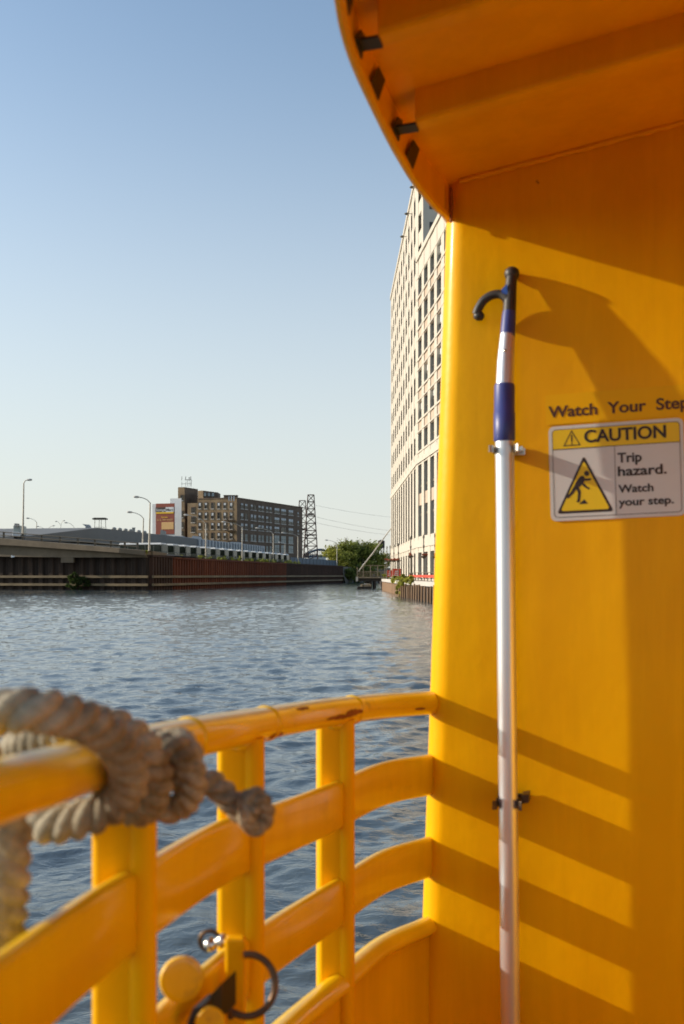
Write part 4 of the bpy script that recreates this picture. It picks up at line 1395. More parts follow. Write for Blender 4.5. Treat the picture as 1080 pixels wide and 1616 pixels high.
def build_pier():
    D = 170.0
    x0 = W(563, HOR, D).x; x1 = W(612, HOR, D).x
    root = empty("pier", ((x0 + x1) / 2, D, 0), "small timber pier with mesh railing standing on dark piles at the end of the quay", "pier")
    M['pierwood'] = mat("pier_wood", (0.30, 0.24, 0.16), 0.85, var=0.2, scale=2)
    M['darkwood'] = mat("dark_wood", (0.035, 0.028, 0.022), 0.85, var=0.3, scale=2)
    zd = W(0, 911, D).z
    mb = MB(); mb.box(((x0 + x1) / 2, D + 2, zd - 0.08), (x1 - x0, 6, 0.16)); mb.build("deck", M['pierwood'], root, origin=PLOC(root))
    mb = MB(); mb.box(((x0 + x1) / 2, D - 0.6, zd - 0.42), (x1 - x0 - 0.2, 0.3, 0.5)); mb.box(((x0 + x1) / 2, D + 3.6, zd - 0.42), (x1 - x0 - 0.2, 0.3, 0.5)); mb.build("girder", M['darkwood'], root, origin=PLOC(root))
    for fx in (0.45, 0.58, 0.86, 0.95):
        for yy in (D - 0.5, D + 3.5):
            pb = MB(); pb.tube([(x0 + (x1 - x0) * fx, yy, -1), (x0 + (x1 - x0) * fx, yy, zd - 0.2)], 0.22, 8); pb.build("pile", M['darkwood'], root, origin=PLOC(root))
    zt = W(0, 893, D).z
    for fx in (0.0, 0.20, 0.44, 0.68, 0.92):
        pb = MB(); pb.box((x0 + 0.1 + (x1 - x0 - 0.2) * fx, D - 0.85, (zd + zt) / 2), (0.16, 0.12, zt - zd if fx > 0.05 else (zt - zd) * 0.75)); pb.build("post", M['pierwood'], root, origin=PLOC(root))
    rb = MB()
    rb.box((x0 + (x1 - x0) * 0.6, D - 0.85, zt + 0.05), ((x1 - x0) * 0.82, 0.14, 0.10))
    rb.box(((x0 + x1) / 2, D - 0.85, zd + 0.95), (x1 - x0 - 0.2, 0.08, 0.09))
    rb.build("rail", M['pierwood'], root, origin=PLOC(root))
    fb = MB()
    k = x0 + 0.2
    while k < x1:
        fb.tube([(k, D - 0.83, zd), (k, D - 0.83, zd + 0.9)], 0.02, 4); k += 0.13
    fb.build("mesh_panel", M['pierwood'], root, origin=PLOC(root))
    fb = MB(); fb.box((x0 + 0.05, D - 0.9, zd - 0.3), (0.35, 0.25, 0.8)); fb.build("fender", M['quay'], root, origin=PLOC(root))
    sb = MB(); sb.tube([W(566, 902, D - 0.9), W(590, 871, D + 1), W(618, 833, D + 4)], 0.10, 6)
    sb.build("stay", M['quay'], root, origin=PLOC(root))
    # raft and small boat below the pier
    D2 = 165
    r2 = empty("work_raft", (W(575, 0, D2).x, D2, 0), "low dark raft with gear floating beside the pier piles", "raft")
    mb = MB(); c = W(575, HOR, D2)
    mb.box((c.x, D2, 0.12), (2.3, 1.6, 0.5)); mb.build("float", M['darkwood'], r2, origin=PLOC(r2), bevel=0.08)
    gb = MB()
    for k in range(5):
        gb.box((c.x - 0.4 + 0.35 * k, D2 - 0.3 + 0.1 * (k % 2), 0.52), (0.28, 0.5, 0.25 + 0.25 * random.random()), 0, Matrix.Rotation(random.uniform(-.5, .5), 3, 'Z'))
    gb.build("gear", M['pierwood'], r2, origin=PLOC(r2))
    D3 = 172
    r3 = empty("small_boat", (W(580, 0, D3).x, D3, 0), "small white motor boat with a blue stripe moored behind the raft", "boat")
    c = W(580.5, HOR, D3)
    hb = MB()
    hb.hexa([(c.x - 0.55, D3 - 1.3, 0.0), (c.x + 0.55, D3 - 1.3, 0.0), (c.x + 0.3, D3 + 1.6, 0.0), (c.x - 0.3, D3 + 1.6, 0.0),
             (c.x - 0.75, D3 - 1.4, 0.75), (c.x + 0.75, D3 - 1.4, 0.75), (c.x + 0.4, D3 + 2.1, 0.85), (c.x - 0.4, D3 + 2.1, 0.85)])
    hb.build("hull", M['sign_white'], r3, origin=PLOC(r3), bevel=0.05)
    hb = MB(); hb.box((c.x, D3 - 1.43, 0.5), (1.2, 0.06, 0.18)); hb.build("stripe", M['blue_bright'], r3, origin=PLOC(r3))
    hb = MB(); hb.hexa([(c.x - 0.6, D3 - 0.6, 0.75), (c.x + 0.6, D3 - 0.6, 0.75), (c.x + 0.55, D3 + 0.8, 0.8), (c.x - 0.55, D3 + 0.8, 0.8), (c.x - 0.5, D3 - 0.5, 1.15), (c.x + 0.5, D3 - 0.5, 1.15), (c.x + 0.45, D3 + 0.5, 1.15), (c.x - 0.45, D3 + 0.5, 1.15)])
    hb.build("cabin", M['glass'], r3, origin=PLOC(r3), bevel=0.04)


build_pier()

# ================================================================ left bank
LW = lambda Y, off=0.0: Vector((0.1844 * Y - 55.5 - off, Y))          # the straight river wall
LDEP = lambda px, off=0.0: (55.5 + off) / (0.1844 - (px - 540) / F)
CORNER = LW(147.0); LEFT0 = Vector((-75.0, 160.0)); FAR_END = LW(301.0)
BANK = EYE + 2.62

M['steel_dark'] = rust_mat("dark_sheet_steel", (0.020, 0.015, 0.012), (0.046, 0.031, 0.023), (0.09, 0.052, 0.033))
M['steel_rust'] = rust_mat("rusty_sheet_steel", (0.07, 0.023, 0.012), (0.145, 0.043, 0.020), (0.24, 0.085, 0.036))
M['steel_brown'] = rust_mat("brown_sheet_steel", (0.034, 0.021, 0.015), (0.062, 0.034, 0.024), (0.10, 0.05, 0.03))
M['waler'] = mat("waler_timber", (0.18, 0.132, 0.072), 0.8, var=0.35, scale=0.35)
M['concrete'] = mat("road_concrete", (0.17, 0.13, 0.085), 0.85, var=0.2, scale=0.4, dirt=(0.10, 0.08, 0.055), dscale=0.3, damt=0.7)
M['asphalt'] = mat("asphalt", (0.05, 0.05, 0.05), 0.9, var=0.2, scale=0.5)
M['bank'] = mat("bank_ground", (0.12, 0.105, 0.08), 0.95, var=0.35, scale=0.3)


def sheet_pile(name, a, b, m, label, pitch=1.25, depth=0.38, zt=BANK, wal=True):
    root = empty(name, (a.x, a.y, 0), label, "river wall")
    d = (b - a); L = d.length; d.normalize(); n = Vector((d.y, -d.x))       # toward the river
    if n.dot(Vector((0.9, -0.4))) < 0: n = -n
    k = max(2, int(L / pitch)); st = L / k
    prof = []
    for i in range(k):
        s = i * st
        prof += [(s, 0.0), (s + 0.28 * st, 0.0), (s + 0.42 * st, depth), (s + 0.78 * st, depth), (s + 0.92 * st, 0.0)]
    prof.append((L, 0.0))
    vs = []
    for s, o in prof:
        q = a + d * s + n * o
        vs += [(q.x, q.y, -1.0), (q.x, q.y, zt)]
    for s, o in ((0, -0.4), (L, -0.4)):
        q = a + d * s + n * o; vs += [(q.x, q.y, zt)]
    mb = MB()
    mb.add(vs, [(2 * i, 2 * i + 2, 2 * i + 3, 2 * i + 1) for i in range(len(prof) - 1)])
    # coping strip
    p0 = a + n * (-0.3); p1 = b + n * (-0.3)
    cb = MB(); 
    q = [a + n * (depth + 0.12), b + n * (depth + 0.12), b - n * 0.5, a - n * 0.5]
    cb.hexa([(p.x, p.y, zt - 0.05) for p in q] + [(p.x, p.y, zt + 0.22) for p in q])
    mb.build("sheet", m, root, origin=PLOC(root))
    cb.build("coping", m, root, origin=PLOC(root))
    if wal:
        for z0 in (0.62, 1.82):
            wb = MB()
            q = [a + n * (depth + 0.02), b + n * (depth + 0.02), b + n * (depth + 0.34), a + n * (depth + 0.34)]
            wb.hexa([(p.x, p.y, z0) for p in q] + [(p.x, p.y, z0 + 0.36) for p in q])
            wb.build("waler", M['waler'], root, origin=PLOC(root))
    return root


S1 = LW(LDEP(270)); S2 = LW(LDEP(450))
sheet_pile("sheet_pile_wall", LEFT0, CORNER, M['steel_dark'], "dark corrugated steel river wall under the concrete ramp", pitch=1.7, depth=0.3, zt=EYE + 2.75)
sheet_pile("sheet_pile_wall", CORNER, S1, M['steel_brown'], "short brown ribbed steel wall at the corner of the ramp", pitch=1.1, zt=EYE + 2.8)
sheet_pile("sheet_pile_wall", S1, S2, M['steel_rust'], "rusty red corrugated steel river wall below the parked buses")
sheet_pile("sheet_pile_wall", S2, FAR_END, M['steel_brown'], "dark brown steel river wall at the far bend before the trees")


def build_bank():
    mb = MB()
    mb.add([(LEFT0.x - 300, LEFT0.y + 40, BANK), (LEFT0.x, LEFT0.y + 0.3, BANK), (CORNER.x - 0.2, CORNER.y + 0.2, BANK), (FAR_END.x - 0.2, FAR_END.y, BANK), (FAR_END.x + 2, FAR_END.y + 8, BANK), (6, 340, BANK), (60, 420, BANK), (900, 900, BANK), (900, 4000, BANK), (-2500, 4000, BANK), (-900, 250, BANK)],
           [tuple(range(11))])
    vs = [(FAR_END.x - 0.2, FAR_END.y), (FAR_END.x + 2, FAR_END.y + 8), (6, 340), (60, 420), (900, 900)]
    for i in range(4):
        a, b = vs[i], vs[i + 1]
        mb.add([(a[0], a[1], BANK), (b[0], b[1], BANK), (b[0] + 1.5, b[1] - 3, -1), (a[0] + 1.5, a[1] - 3, -1)], [(0, 1, 2, 3)])
    tag(mb.build("ground", M['bank']), kind="structure")


build_bank()


def build_ramp():
    root = empty("road_ramp", (CORNER.x, CORNER.y, BANK), "sloping concrete road ramp with a pipe railing above the dark river wall", "road ramp")
    # along the left wall, descending to the right
    def at(px):
        r = (px - 540) / F
        t = None
        d = CORNER - LEFT0
        # intersect ray x = r*y with LEFT0 + d*s
        s = (r * LEFT0.y - LEFT0.x) / (d.x - r * d.y)
        return LEFT0 + d * s, s
    d = (CORNER - LEFT0).normalized(); n = Vector((d.y, -d.x))
    if n.y > 0: n = -n
    pxs = [-90, 0, 40, 80, 120, 160, 200, 240, 262]
    top = [843, 849, 852.5, 855.5, 859, 862.5, 866, 869.5, 873]
    mid = [855, 860, 862, 864.5, 867.5, 870, 873, 877, 880]
    bot = [878, 878.5, 879, 879.5, 880, 880, 880, 880, 881]
    upper = []; lower = []; deck = []
    for px, a, b, c in zip(pxs, top, mid, bot):
        q, _ = at(px) if px <= 235 else (LW(LDEP(px)), 0)
        Y = q.y
        zt, zm, zb = W(0, a, Y).z, W(0, b, Y).z, W(0, c, Y).z
        f = q + n * 2.3; g = q + n * 1.5; bk = q - n * 0.3
        upper.append([(f.x, f.y, zm), (f.x, f.y, zt), (bk.x, bk.y, zt), (bk.x, bk.y, zm)])
        zbb = min(zb, zm - 0.12)
        lower.append([(g.x, g.y, zbb), (g.x, g.y, zm), (bk.x, bk.y, zm), (bk.x, bk.y, zbb)])
        back = q - n * 14
        deck.append([(bk.x, bk.y, zt - 0.55), (back.x, back.y, zt - 0.55)])
    def loft(rings, close=True):
        mb = MB(); k = len(rings[0]); vs = [p for r in rings for p in r]; fs = []
        for i in range(len(rings) - 1):
            for j in range(k if close else k - 1):
                a = i * k + j; b = i * k + (j + 1) % k
                fs.append((a, b, b + k, a + k))
        if close: fs += [tuple(range(k))[::-1], tuple(range((len(rings) - 1) * k, len(rings) * k))]
        mb.add(vs, fs); return mb
    loft(upper).build("parapet", M['concrete'], root, origin=PLOC(root))
    loft(lower).build("girder", M['concrete'], root, origin=PLOC(root))
    loft(deck, False).build("roadway", M['asphalt'], root, origin=PLOC(root))
    # bearing block under the girder
    q, _ = at(111); bb = MB(); bb.box((q.x, q.y - 1.3, W(0, 884, q.y).z), (1.9, 0.8, 0.8)); bb.build("bearing", M['concrete'], root, origin=PLOC(root))
    # pipe railing
    rail = []
    for px in (-60, -25, 6, 36, 66, 95, 123, 150, 175, 197, 217):
        q, _ = at(px); zt = W(0, np.interp(px, pxs, top), q.y).z
        pb = MB(); pb.box((q.x, q.y, zt + 0.5), (0.28, 0.16, 1.0)); pb.build("rail_post", M['mullion'], root, origin=PLOC(root))
        rail.append((q.x, q.y - 0.05, zt))
    for h in (0.45, 0.95):
        rb = MB(); rb.tube([(x, y - 0.1, z + h) for x, y, z in rail], 0.075, 6); rb.build("pipe", M['mullion'], root, origin=PLOC(root))


build_ramp()

M['galv'] = mat("galvanised_pole", (0.42, 0.39, 0.33), 0.55, metal=0.3, var=0.1)
M['lamphead'] = mat("lamp_head", (0.50, 0.48, 0.44), 0.5)


def lamp(px, base, top, hx, hy, D, label, r=0.10):
    q = W(px, base, D)
    root = empty("street_lamp", q, label, "street lamp", "street lamps along the left bank")
    t = W(px + (1.5 if px < 300 else 0), top, D); h = W(hx, hy, D)
    mb = MB(); mb.tube([q, q.lerp(t, 0.5), t], [r * 1.3, r, r * 0.8], 8); mb.build("pole", M['galv'], root, origin=PLOC(root))
    sgn = 1 if h.x > t.x else -1
    ab = MB(); arm = spline([t - Vector((0, 0, 0.1)), t.lerp(h, 0.25) + Vector((0, 0, (h.z - t.z) * 0.22)), t.lerp(h, 0.65) + Vector((0, 0, (h.z - t.z) * 0.20)), h], 5)
    ab.tube(arm, r * 0.55, 6); ab.build("arm", M['galv'], root, origin=PLOC(root))
    hb = MB(); hb.tube2(h + Vector((-sgn * 0.15, 0, 0.0)), (sgn, 0, 0.06), [(0, 0.05), (0.15, 0.14), (0.55, 0.19), (0.85, 0.13), (0.95, 0.03)], 10, 0, True)
    hb.build("lamp_head", M['lamphead'], root, origin=PLOC(root))
    return root


lamp(36, 850, 762, 43, 757.5, 156, "tall street lamp with short arm standing alone on the ramp at far left", 0.13)
lamp(235.5, 872, 793, 219, 784.5, 150, "tall street lamp just left of the red billboard at the ramp's foot", 0.13)
lamp(225, 868, 817.5, 208, 808.5, 160, "shorter street lamp beside the tall one near the red billboard", 0.11)
lamp(56.5, 846, 824, 46, 818, 240, "small distant street lamp right of the tall lamp on the ramp")
lamp(115.5, 846, 832, 106, 825, 260, "small distant street lamp left of the curved roof vent")
lamp(325, 884, 826, 297, 813, LDEP(325, 2), "street lamp in front of the ribbed grey warehouse wall", 0.11)
lamp(382.5, 886, 832, 356, 824, LDEP(382, 2), "street lamp before the corner of the brick building", 0.11)
lamp(431.5, 888, 842, 409, 833.5, LDEP(431, 2), "street lamp before the shaded side of the brick building", 0.11)
lamp(470.5, 892, 846.5, 449.5, 841, LDEP(470, 2), "street lamp beside the end of the brick building and the lattice mast", 0.12)
lamp(450, 888, 858, 443.5, 856, 330, "smallest street lamp, between the two before the brick building's end")
lamp(532, 897, 858, 517, 852.5, 296, "street lamp in front of the trees at the end of the river wall", 0.11)
# twin-armed lamps, far off
for px, base, top, dx, D, lab in ((71.5, 846, 838, 10.5, 290, "distant twin-armed street lamp above the ramp railing"), (94.5, 848, 830, 4.5, 360, "faintest twin-armed street lamp left of the warehouse roof")):
    root = lamp(px, base, top, px - dx, top - 7, D, lab)
    ab = MB(); t = W(px + 1.5, top, D); h = W(px + dx, top - 8, D)
    ab.tube(spline([t, t.lerp(h, 0.4) + Vector((0, 0, 0.2)), h], 5), 0.055, 6); ab.build("arm", M['galv'], root, origin=PLOC(root))
    hb = MB(); hb.tube2(h, (1, 0, 0.1), [(0, 0.05), (0.3, 0.17), (0.8, 0.12), (0.9, 0.03)], 8, 0, True); hb.build("lamp_head", M['lamphead'], root, origin=PLOC(root))

# ---- warehouse
M['roofgrey'] = mat("grey_cladding", (0.15, 0.15, 0.145), 0.7, var=0.12, scale=0.15)
M['wallgrey'] = mat("pale_cladding", (0.30, 0.30, 0.28), 0.7, var=0.12, scale=0.2)
M['ribgrey'] = mat("ribbed_metal", (0.34, 0.37, 0.40), 0.5, metal=0.2, var=0.12, scale=0.4)


def build_warehouse():
    off = 25.0
    P = lambda px: LW(LDEP(px, off), off)
    a, m_, b = P(155), P(312), P(418)
    zt = EYE + 8.95; zg = BANK - 0.3
    root = empty("warehouse", (m_.x, m_.y, BANK), "long low grey warehouse with a shallow roof and ribbed metal end wall behind the buses", "warehouse")
    d = (b - a).normalized(); n = Vector((-d.y, d.x))
    if n.x > 0: n = -n                               # away from river
    mb = MB()
    # upper cladding (slightly proud) on the first stretch, gable falling away on the left
    l = P(40)
    zl = W(0, 846.5, l.y).z
    mb.hexa([(l.x, l.y, zl - 0.6), (a.x, a.y, EYE + 6.1), (a.x + n.x * 40, a.y + n.y * 40, EYE + 6.1), (l.x + n.x * 40, l.y + n.y * 40, zl - 0.6),
             (l.x, l.y, zl), (a.x, a.y, zt), (a.x + n.x * 40, a.y + n.y * 40, zt), (l.x + n.x * 40, l.y + n.y * 40, zl)])
    mb.hexa([(a.x, a.y, EYE + 6.1), (m_.x, m_.y, EYE + 6.1), (m_.x + n.x * 40, m_.y + n.y * 40, EYE + 6.1), (a.x + n.x * 40, a.y + n.y * 40, EYE + 6.1),
             (a.x, a.y, zt), (m_.x, m_.y, zt), (m_.x + n.x * 40, m_.y + n.y * 40, zt), (a.x + n.x * 40, a.y + n.y * 40, zt)])
    mb.build("roof", M['roofgrey'], root, origin=PLOC(root))
    wb = MB()
    o = n * 0.3
    wb.hexa([(l.x + o.x, l.y + o.y, zg), (m_.x + o.x, m_.y + o.y, zg), (m_.x + n.x * 39, m_.y + n.y * 39, zg), (l.x + n.x * 39, l.y + n.y * 39, zg),
             (l.x + o.x, l.y + o.y, zl - 0.62), (m_.x + o.x, m_.y + o.y, EYE + 6.08), (m_.x + n.x * 39, m_.y + n.y * 39, EYE + 6.08), (l.x + n.x * 39, l.y + n.y * 39, zl - 0.62)])
    wb.build("wall", M['wallgrey'], root, origin=PLOC(root))
    # ledge line
    lb = MB(); e = -n * 0.25
    lb.hexa([(a.x + e.x, a.y + e.y, EYE + 5.95), (m_.x + e.x, m_.y + e.y, EYE + 5.95), (m_.x, m_.y, EYE + 5.95), (a.x, a.y, EYE + 5.95),
             (a.x + e.x, a.y + e.y, EYE + 6.2), (m_.x + e.x, m_.y + e.y, EYE + 6.2), (m_.x, m_.y, EYE + 6.2), (a.x, a.y, EYE + 6.2)])
    lb.build("gutter", M['wallgrey'], root, origin=PLOC(root))
    # ribbed end
    rb = MB()
    L = (b - m_).length; k = 24; st = L / k
    rb.hexa([(m_.x, m_.y, zg), (b.x, b.y, zg), (b.x + n.x * 40, b.y + n.y * 40, zg), (m_.x + n.x * 40, m_.y + n.y * 40, zg),
             (m_.x, m_.y, zt - 0.05), (b.x, b.y, zt - 0.05), (b.x + n.x * 40, b.y + n.y * 40, zt - 0.05), (m_.x + n.x * 40, m_.y + n.y * 40, zt - 0.05)])
    for i in range(k):
        q0 = m_ + d * (i * st + 0.1); q1 = q0 + d * (st * 0.45); f = -n * 0.35
        rb.hexa([(q0.x + f.x, q0.y + f.y, zg), (q1.x + f.x, q1.y + f.y, zg), (q1.x, q1.y, zg), (q0.x, q0.y, zg),
                 (q0.x + f.x, q0.y + f.y, zt), (q1.x + f.x, q1.y + f.y, zt), (q1.x, q1.y, zt), (q0.x, q0.y, zt)])
    rb.build("ribbed_wall", M['ribgrey'], root, origin=PLOC(root))
    for i in range(9):
        q = m_ + d * (2.0 + i * L / 9.5); f = -n * 0.05
        vb = MB(); q1 = q + d * 1.0
        vb.hexa([(q.x + f.x, q.y + f.y, EYE + 4.2), (q1.x + f.x, q1.y + f.y, EYE + 4.2), (q1.x, q1.y, EYE + 4.2), (q.x, q.y, EYE + 4.2),
                 (q.x + f.x, q.y + f.y, EYE + 6.4), (q1.x + f.x, q1.y + f.y, EYE + 6.4), (q1.x, q1.y, EYE + 6.4), (q.x, q.y, EYE + 6.4)])
        vb.build("window", M['glass'], root, origin=PLOC(root))
    # roof vents
    for i, px in enumerate((180, 189, 198, 206, 219, 228)):
        q = LW(LDEP(px, off + 3), off + 3); vb = MB()
        vb.tube2((q.x, q.y, zt - 0.02), (0, 0, 1), [(0, 0.28), (0.25, 0.28), (0.27, 0.45), (0.5, 0.52), (0.72, 0.42), (0.85, 0.12)], 12, 0, True)
        vb.build("roof_vent", M['wallgrey'], root, origin=PLOC(root))
    q = LW(LDEP(211, off + 3), off + 3); vb = MB(); vb.box((q.x, q.y, zt + 0.5), (0.55, 0.6, 1.1)); vb.box((q.x, q.y, zt + 1.15), (0.62, 0.67, 0.14)); vb.build("chimney", M['wallgrey'], root, origin=PLOC(root))
    q = LW(LDEP(138, off + 2), off + 2); vb = MB(); z0 = zt - 0.55
    vb.hexa([(q.x - 0.45, q.y, z0), (q.x + 0.5, q.y, z0), (q.x + 0.5, q.y + 1, z0), (q.x - 0.45, q.y + 1, z0), (q.x - 0.35, q.y, z0 + 0.75), (q.x + 0.5, q.y, z0 + 0.75), (q.x + 0.5, q.y + 1, z0 + 0.75), (q.x - 0.35, q.y + 1, z0 + 0.75)])
    vb.hexa([(q.x - 0.35, q.y, z0 + 0.77), (q.x + 0.5, q.y, z0 + 0.77), (q.x + 0.5, q.y + 1, z0 + 0.77), (q.x - 0.35, q.y + 1, z0 + 0.77), (q.x - 0.95, q.y, z0 + 1.25), (q.x + 0.2, q.y, z0 + 1.15), (q.x + 0.2, q.y + 1, z0 + 1.15), (q.x - 0.95, q.y + 1, z0 + 1.25)])
    vb.build("exhaust_hood", M['ribgrey'], root, origin=PLOC(root))
    for (px, w_, h_) in ((195, 1.1, 0.5), (213, 1.0, 0.45)):
        q = LW(LDEP(px, off - 1), off - 1)
    # pale tarps and boxes on the roof at the right
    for (px, w_, h_, mm) in ((257, 1.4, 1.7, 'wallgrey'), (283, 3.0, 0.7, 'ribgrey'), (297, 2.4, 0.6, 'ribgrey'), (310, 3.0, 1.2, 'ribgrey'), (372, 4.5, 0.8, 'ribgrey')):
        q = LW(LDEP(px, off + 4), off + 4); vb = MB()
        vb.hexa([(q.x - w_ / 2, q.y, zt - 0.1), (q.x + w_ / 2, q.y, zt - 0.1), (q.x + w_ / 2, q.y + 1.5, zt - 0.1), (q.x - w_ / 2, q.y + 1.5, zt - 0.1),
                 (q.x - w_ / 3, q.y, zt + h_), (q.x + w_ / 3, q.y, zt + h_ * 0.8), (q.x + w_ / 3, q.y + 1.5, zt + h_ * 0.8), (q.x - w_ / 3, q.y + 1.5, zt + h_)])
        vb.build("roof_unit", M[mm], root, origin=PLOC(root))
    # open roofed stand on legs behind the ridge
    D = 235
    r2 = empty("platform_tower", W(158, 835, D), "flat-topped platform on thin legs rising behind the warehouse ridge", "platform")
    mb = MB(); t = W(158, 819, D); mb.box(t, (3.2, 2.0, 0.32)); mb.box(t + Vector((0, 0, 0.22)), (2.6, 1.6, 0.1)); mb.build("top", M['mullion'], r2, origin=PLOC(r2))
    for px in (149, 156.5, 160, 167.5):
        lb = MB(); lb.tube([W(px, 842, D), W(px + (158 - px) * 0.1, 819, D)], 0.06, 5); lb.build("leg", M['mullion'], r2, origin=PLOC(r2))
    bb = MB(); bb.tube([W(149, 832, D), W(167.5, 832, D)], 0.04, 4); bb.build("brace", M['mullion'], r2, origin=PLOC(r2))


build_warehouse()

# ---- brick building with tower, sign wall
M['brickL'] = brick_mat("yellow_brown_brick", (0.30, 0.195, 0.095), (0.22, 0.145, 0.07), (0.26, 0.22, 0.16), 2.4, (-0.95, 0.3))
M['brickR'] = brick_mat("shade_toned_brick", (0.165, 0.108, 0.066), (0.125, 0.080, 0.052), (0.14, 0.11, 0.085), 2.4, (0.387, 0.92))  # same brick as brickL, the shaded side's darkness put into its colour
M['brickT'] = brick_mat("tower_brick", (0.20, 0.125, 0.075), (0.15, 0.09, 0.06), (0.16, 0.13, 0.11), 2.4, (-0.95, 0.3))
M['pane'] = mat("pale_window", (0.30, 0.34, 0.33), 0.3, var=0.3, scale=0.3)
M['whitewall'] = mat("white_painted_wall", (0.62, 0.64, 0.64), 0.7, var=0.06, scale=0.3)
M['maroon'] = mat("billboard_red", (0.24, 0.055, 0.03), 0.7, var=0.08, scale=0.3)
M['tan'] = mat("billboard_tan", (0.62, 0.38, 0.15), 0.7, var=0.05)
M['bbyellow'] = mat("billboard_yellow", (0.75, 0.46, 0.02), 0.6, var=0.05)
M['iron'] = mat("dark_iron", (0.045, 0.032, 0.026), 0.7, var=0.3, scale=1)
M['lattice'] = mat("rusted_lattice", (0.12, 0.078, 0.062), 0.75, var=0.3, scale=1)


def build_brick():
    C = Vector((-35.8, 340.0)); dl = Vector((-0.953, 0.301)); dr = Vector((0.387, 0.922))
    root = empty("brick_building", (C.x, C.y, BANK), "five storey brown brick building with a tower, fire escape and shaded long side", "building")
    def along(px, o, d):
        r = (px - 540) / F
        return (r * o.y - o.x) / (d.x - r * d.y)
    Zy = lambda py, D: W(0, py, D).z
    zroof = Zy(786, 340)
    Ll = along(312, C, dl); Lr = along(477.5, C, dr)
    cL = C + dl * Ll; cR = C + dr * Lr
    zg = BANK - 0.3
    nl = Vector((-dl.y, dl.x));  nl = nl if nl.y < 0 else -nl
    nr = Vector((dr.y, -dr.x));  nr = nr if nr.y < 0 else -nr
    mb = MB()
    bk = C + dl * Ll + dr * Lr
    mb.add([(C.x, C.y, zg), (cL.x, cL.y, zg), (cL.x, cL.y, zroof), (C.x, C.y, zroof)], [(0, 1, 2, 3)], 0)
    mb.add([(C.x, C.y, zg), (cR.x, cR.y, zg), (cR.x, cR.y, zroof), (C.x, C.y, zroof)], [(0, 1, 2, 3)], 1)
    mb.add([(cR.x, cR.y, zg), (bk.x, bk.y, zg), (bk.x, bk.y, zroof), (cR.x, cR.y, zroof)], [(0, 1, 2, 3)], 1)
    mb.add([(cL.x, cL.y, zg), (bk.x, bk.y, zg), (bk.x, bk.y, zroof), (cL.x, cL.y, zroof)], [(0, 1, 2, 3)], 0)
    mb.add([(C.x, C.y, zroof - 0.3), (cR.x, cR.y, zroof - 0.3), (bk.x, bk.y, zroof - 0.3), (cL.x, cL.y, zroof - 0.3)], [(0, 1, 2, 3)], 2)
    mb.build("wall", [M['brickL'], M['brickR'], M['asphalt']], root, origin=PLOC(root))
    # coping
    cb = MB()
    for (p, d, L, n) in ((C, dl, Ll, nl), (C, dr, Lr, nr)):
        a = p + n * 0.15; b = p + d * L + n * 0.15; a2 = p - n * 0.3; b2 = p + d * L - n * 0.3
        cb.hexa([(a.x, a.y, zroof - 0.1), (b.x, b.y, zroof - 0.1), (b2.x, b2.y, zroof - 0.1), (a2.x, a2.y, zroof - 0.1), (a.x, a.y, zroof + 0.25), (b.x, b.y, zroof + 0.25), (b2.x, b2.y, zroof + 0.25), (a2.x, a2.y, zroof + 0.25)])
    cb.build("coping", M['brickR'], root, origin=PLOC(root))
    def window(o, d, n, s, w_, z0, z1, glass, split=1, name="window", par=None, frame='sign_white', blind=False):
        a = o + d * (s - w_ / 2); b = o + d * (s + w_ / 2)
        wb = MB()
        def blk(s0, s1, z0_, z1_, o0, o1, mi):
            p = [o + d * s0 + n * o0, o + d * s1 + n * o0, o + d * s1 + n * o1, o + d * s0 + n * o1]
            wb.hexa([(q.x, q.y, z0_) for q in p] + [(q.x, q.y, z1_) for q in p], mi)
        s0, s1 = s - w_ / 2, s + w_ / 2
        blk(s0, s1, z0, z1, 0.02, 0.05, 0)
        if blind: blk(s0 + 0.1, s1 - 0.1, z1 - (z1 - z0) * random.uniform(0.35, 0.6), z1 - 0.08, 0.052, 0.07, 1)
        for k in range(split + 1):
            q = s0 + (s1 - s0) * k / split
            blk(q - 0.06, q + 0.06, z0, z1, 0.055, 0.12, 2)
        zm = (z0 + z1) / 2
        blk(s0, s1, zm - 0.05, zm + 0.05, 0.055, 0.11, 2)
        blk(s0 - 0.15, s1 + 0.15, z0 - 0.28, z0 - 0.02, 0.02, 0.2, 3)
        blk(s0 - 0.1, s1 + 0.1, z1 + 0.02, z1 + 0.22, 0.02, 0.10, 4)
        wb.build(name, [glass, M['whitewall'], M['mullion'], M['quay'], M['brickT']], root, origin=PLOC(root))
    for px in (315.5, 325.2, 335.5, 345.3, 355, 365):
        s = along(px, C, dl); D = (C + dl * s).y
        for (y1, y0) in ((793.5, 802.5), (809, 818.7), (825.3, 834.8), (841.3, 850), (857, 866)):
            window(C, dl, nl, s, 0.95, Zy(y0, D), Zy(y1, D), M['glass'], blind=random.random() < 0.8)
    bays = (382, 388.5, 397.5, 402.5, 409.5, 414.5, 421.5, 427)
    for px in bays:
        s = along(px, C, dr); D = (C + dr * s).y
        for (y1, y0, g) in ((793, 801.5, 'glass'), (809, 818.5, 'glass'), (825, 834, 'glass'), (842, 852, 'pane'), (859, 869, 'pane')):
            dz = (px - 380) * 0.0
            window(C, dr, nr, s, 1.7, Zy(y0, 340), Zy(y1, 340), M[g], 2, blind=(g == 'glass' and random.random() < 0.7))
    for px in (437, 447.5, 459):
        s = along(px, C, dr)
        for (y1, y0, g) in ((793, 802, 'glass'), (809, 819, 'glass'), (825, 834.5, 'glass'), (840, 852, 'pane'), (856, 868, 'pane')):
            window(C, dr, nr, s, 4.0, Zy(y0, 340), Zy(y1, 340), M[g], 3, blind=(g == 'glass' and random.random() < 0.8))
    s = along(470.5, C, dr)
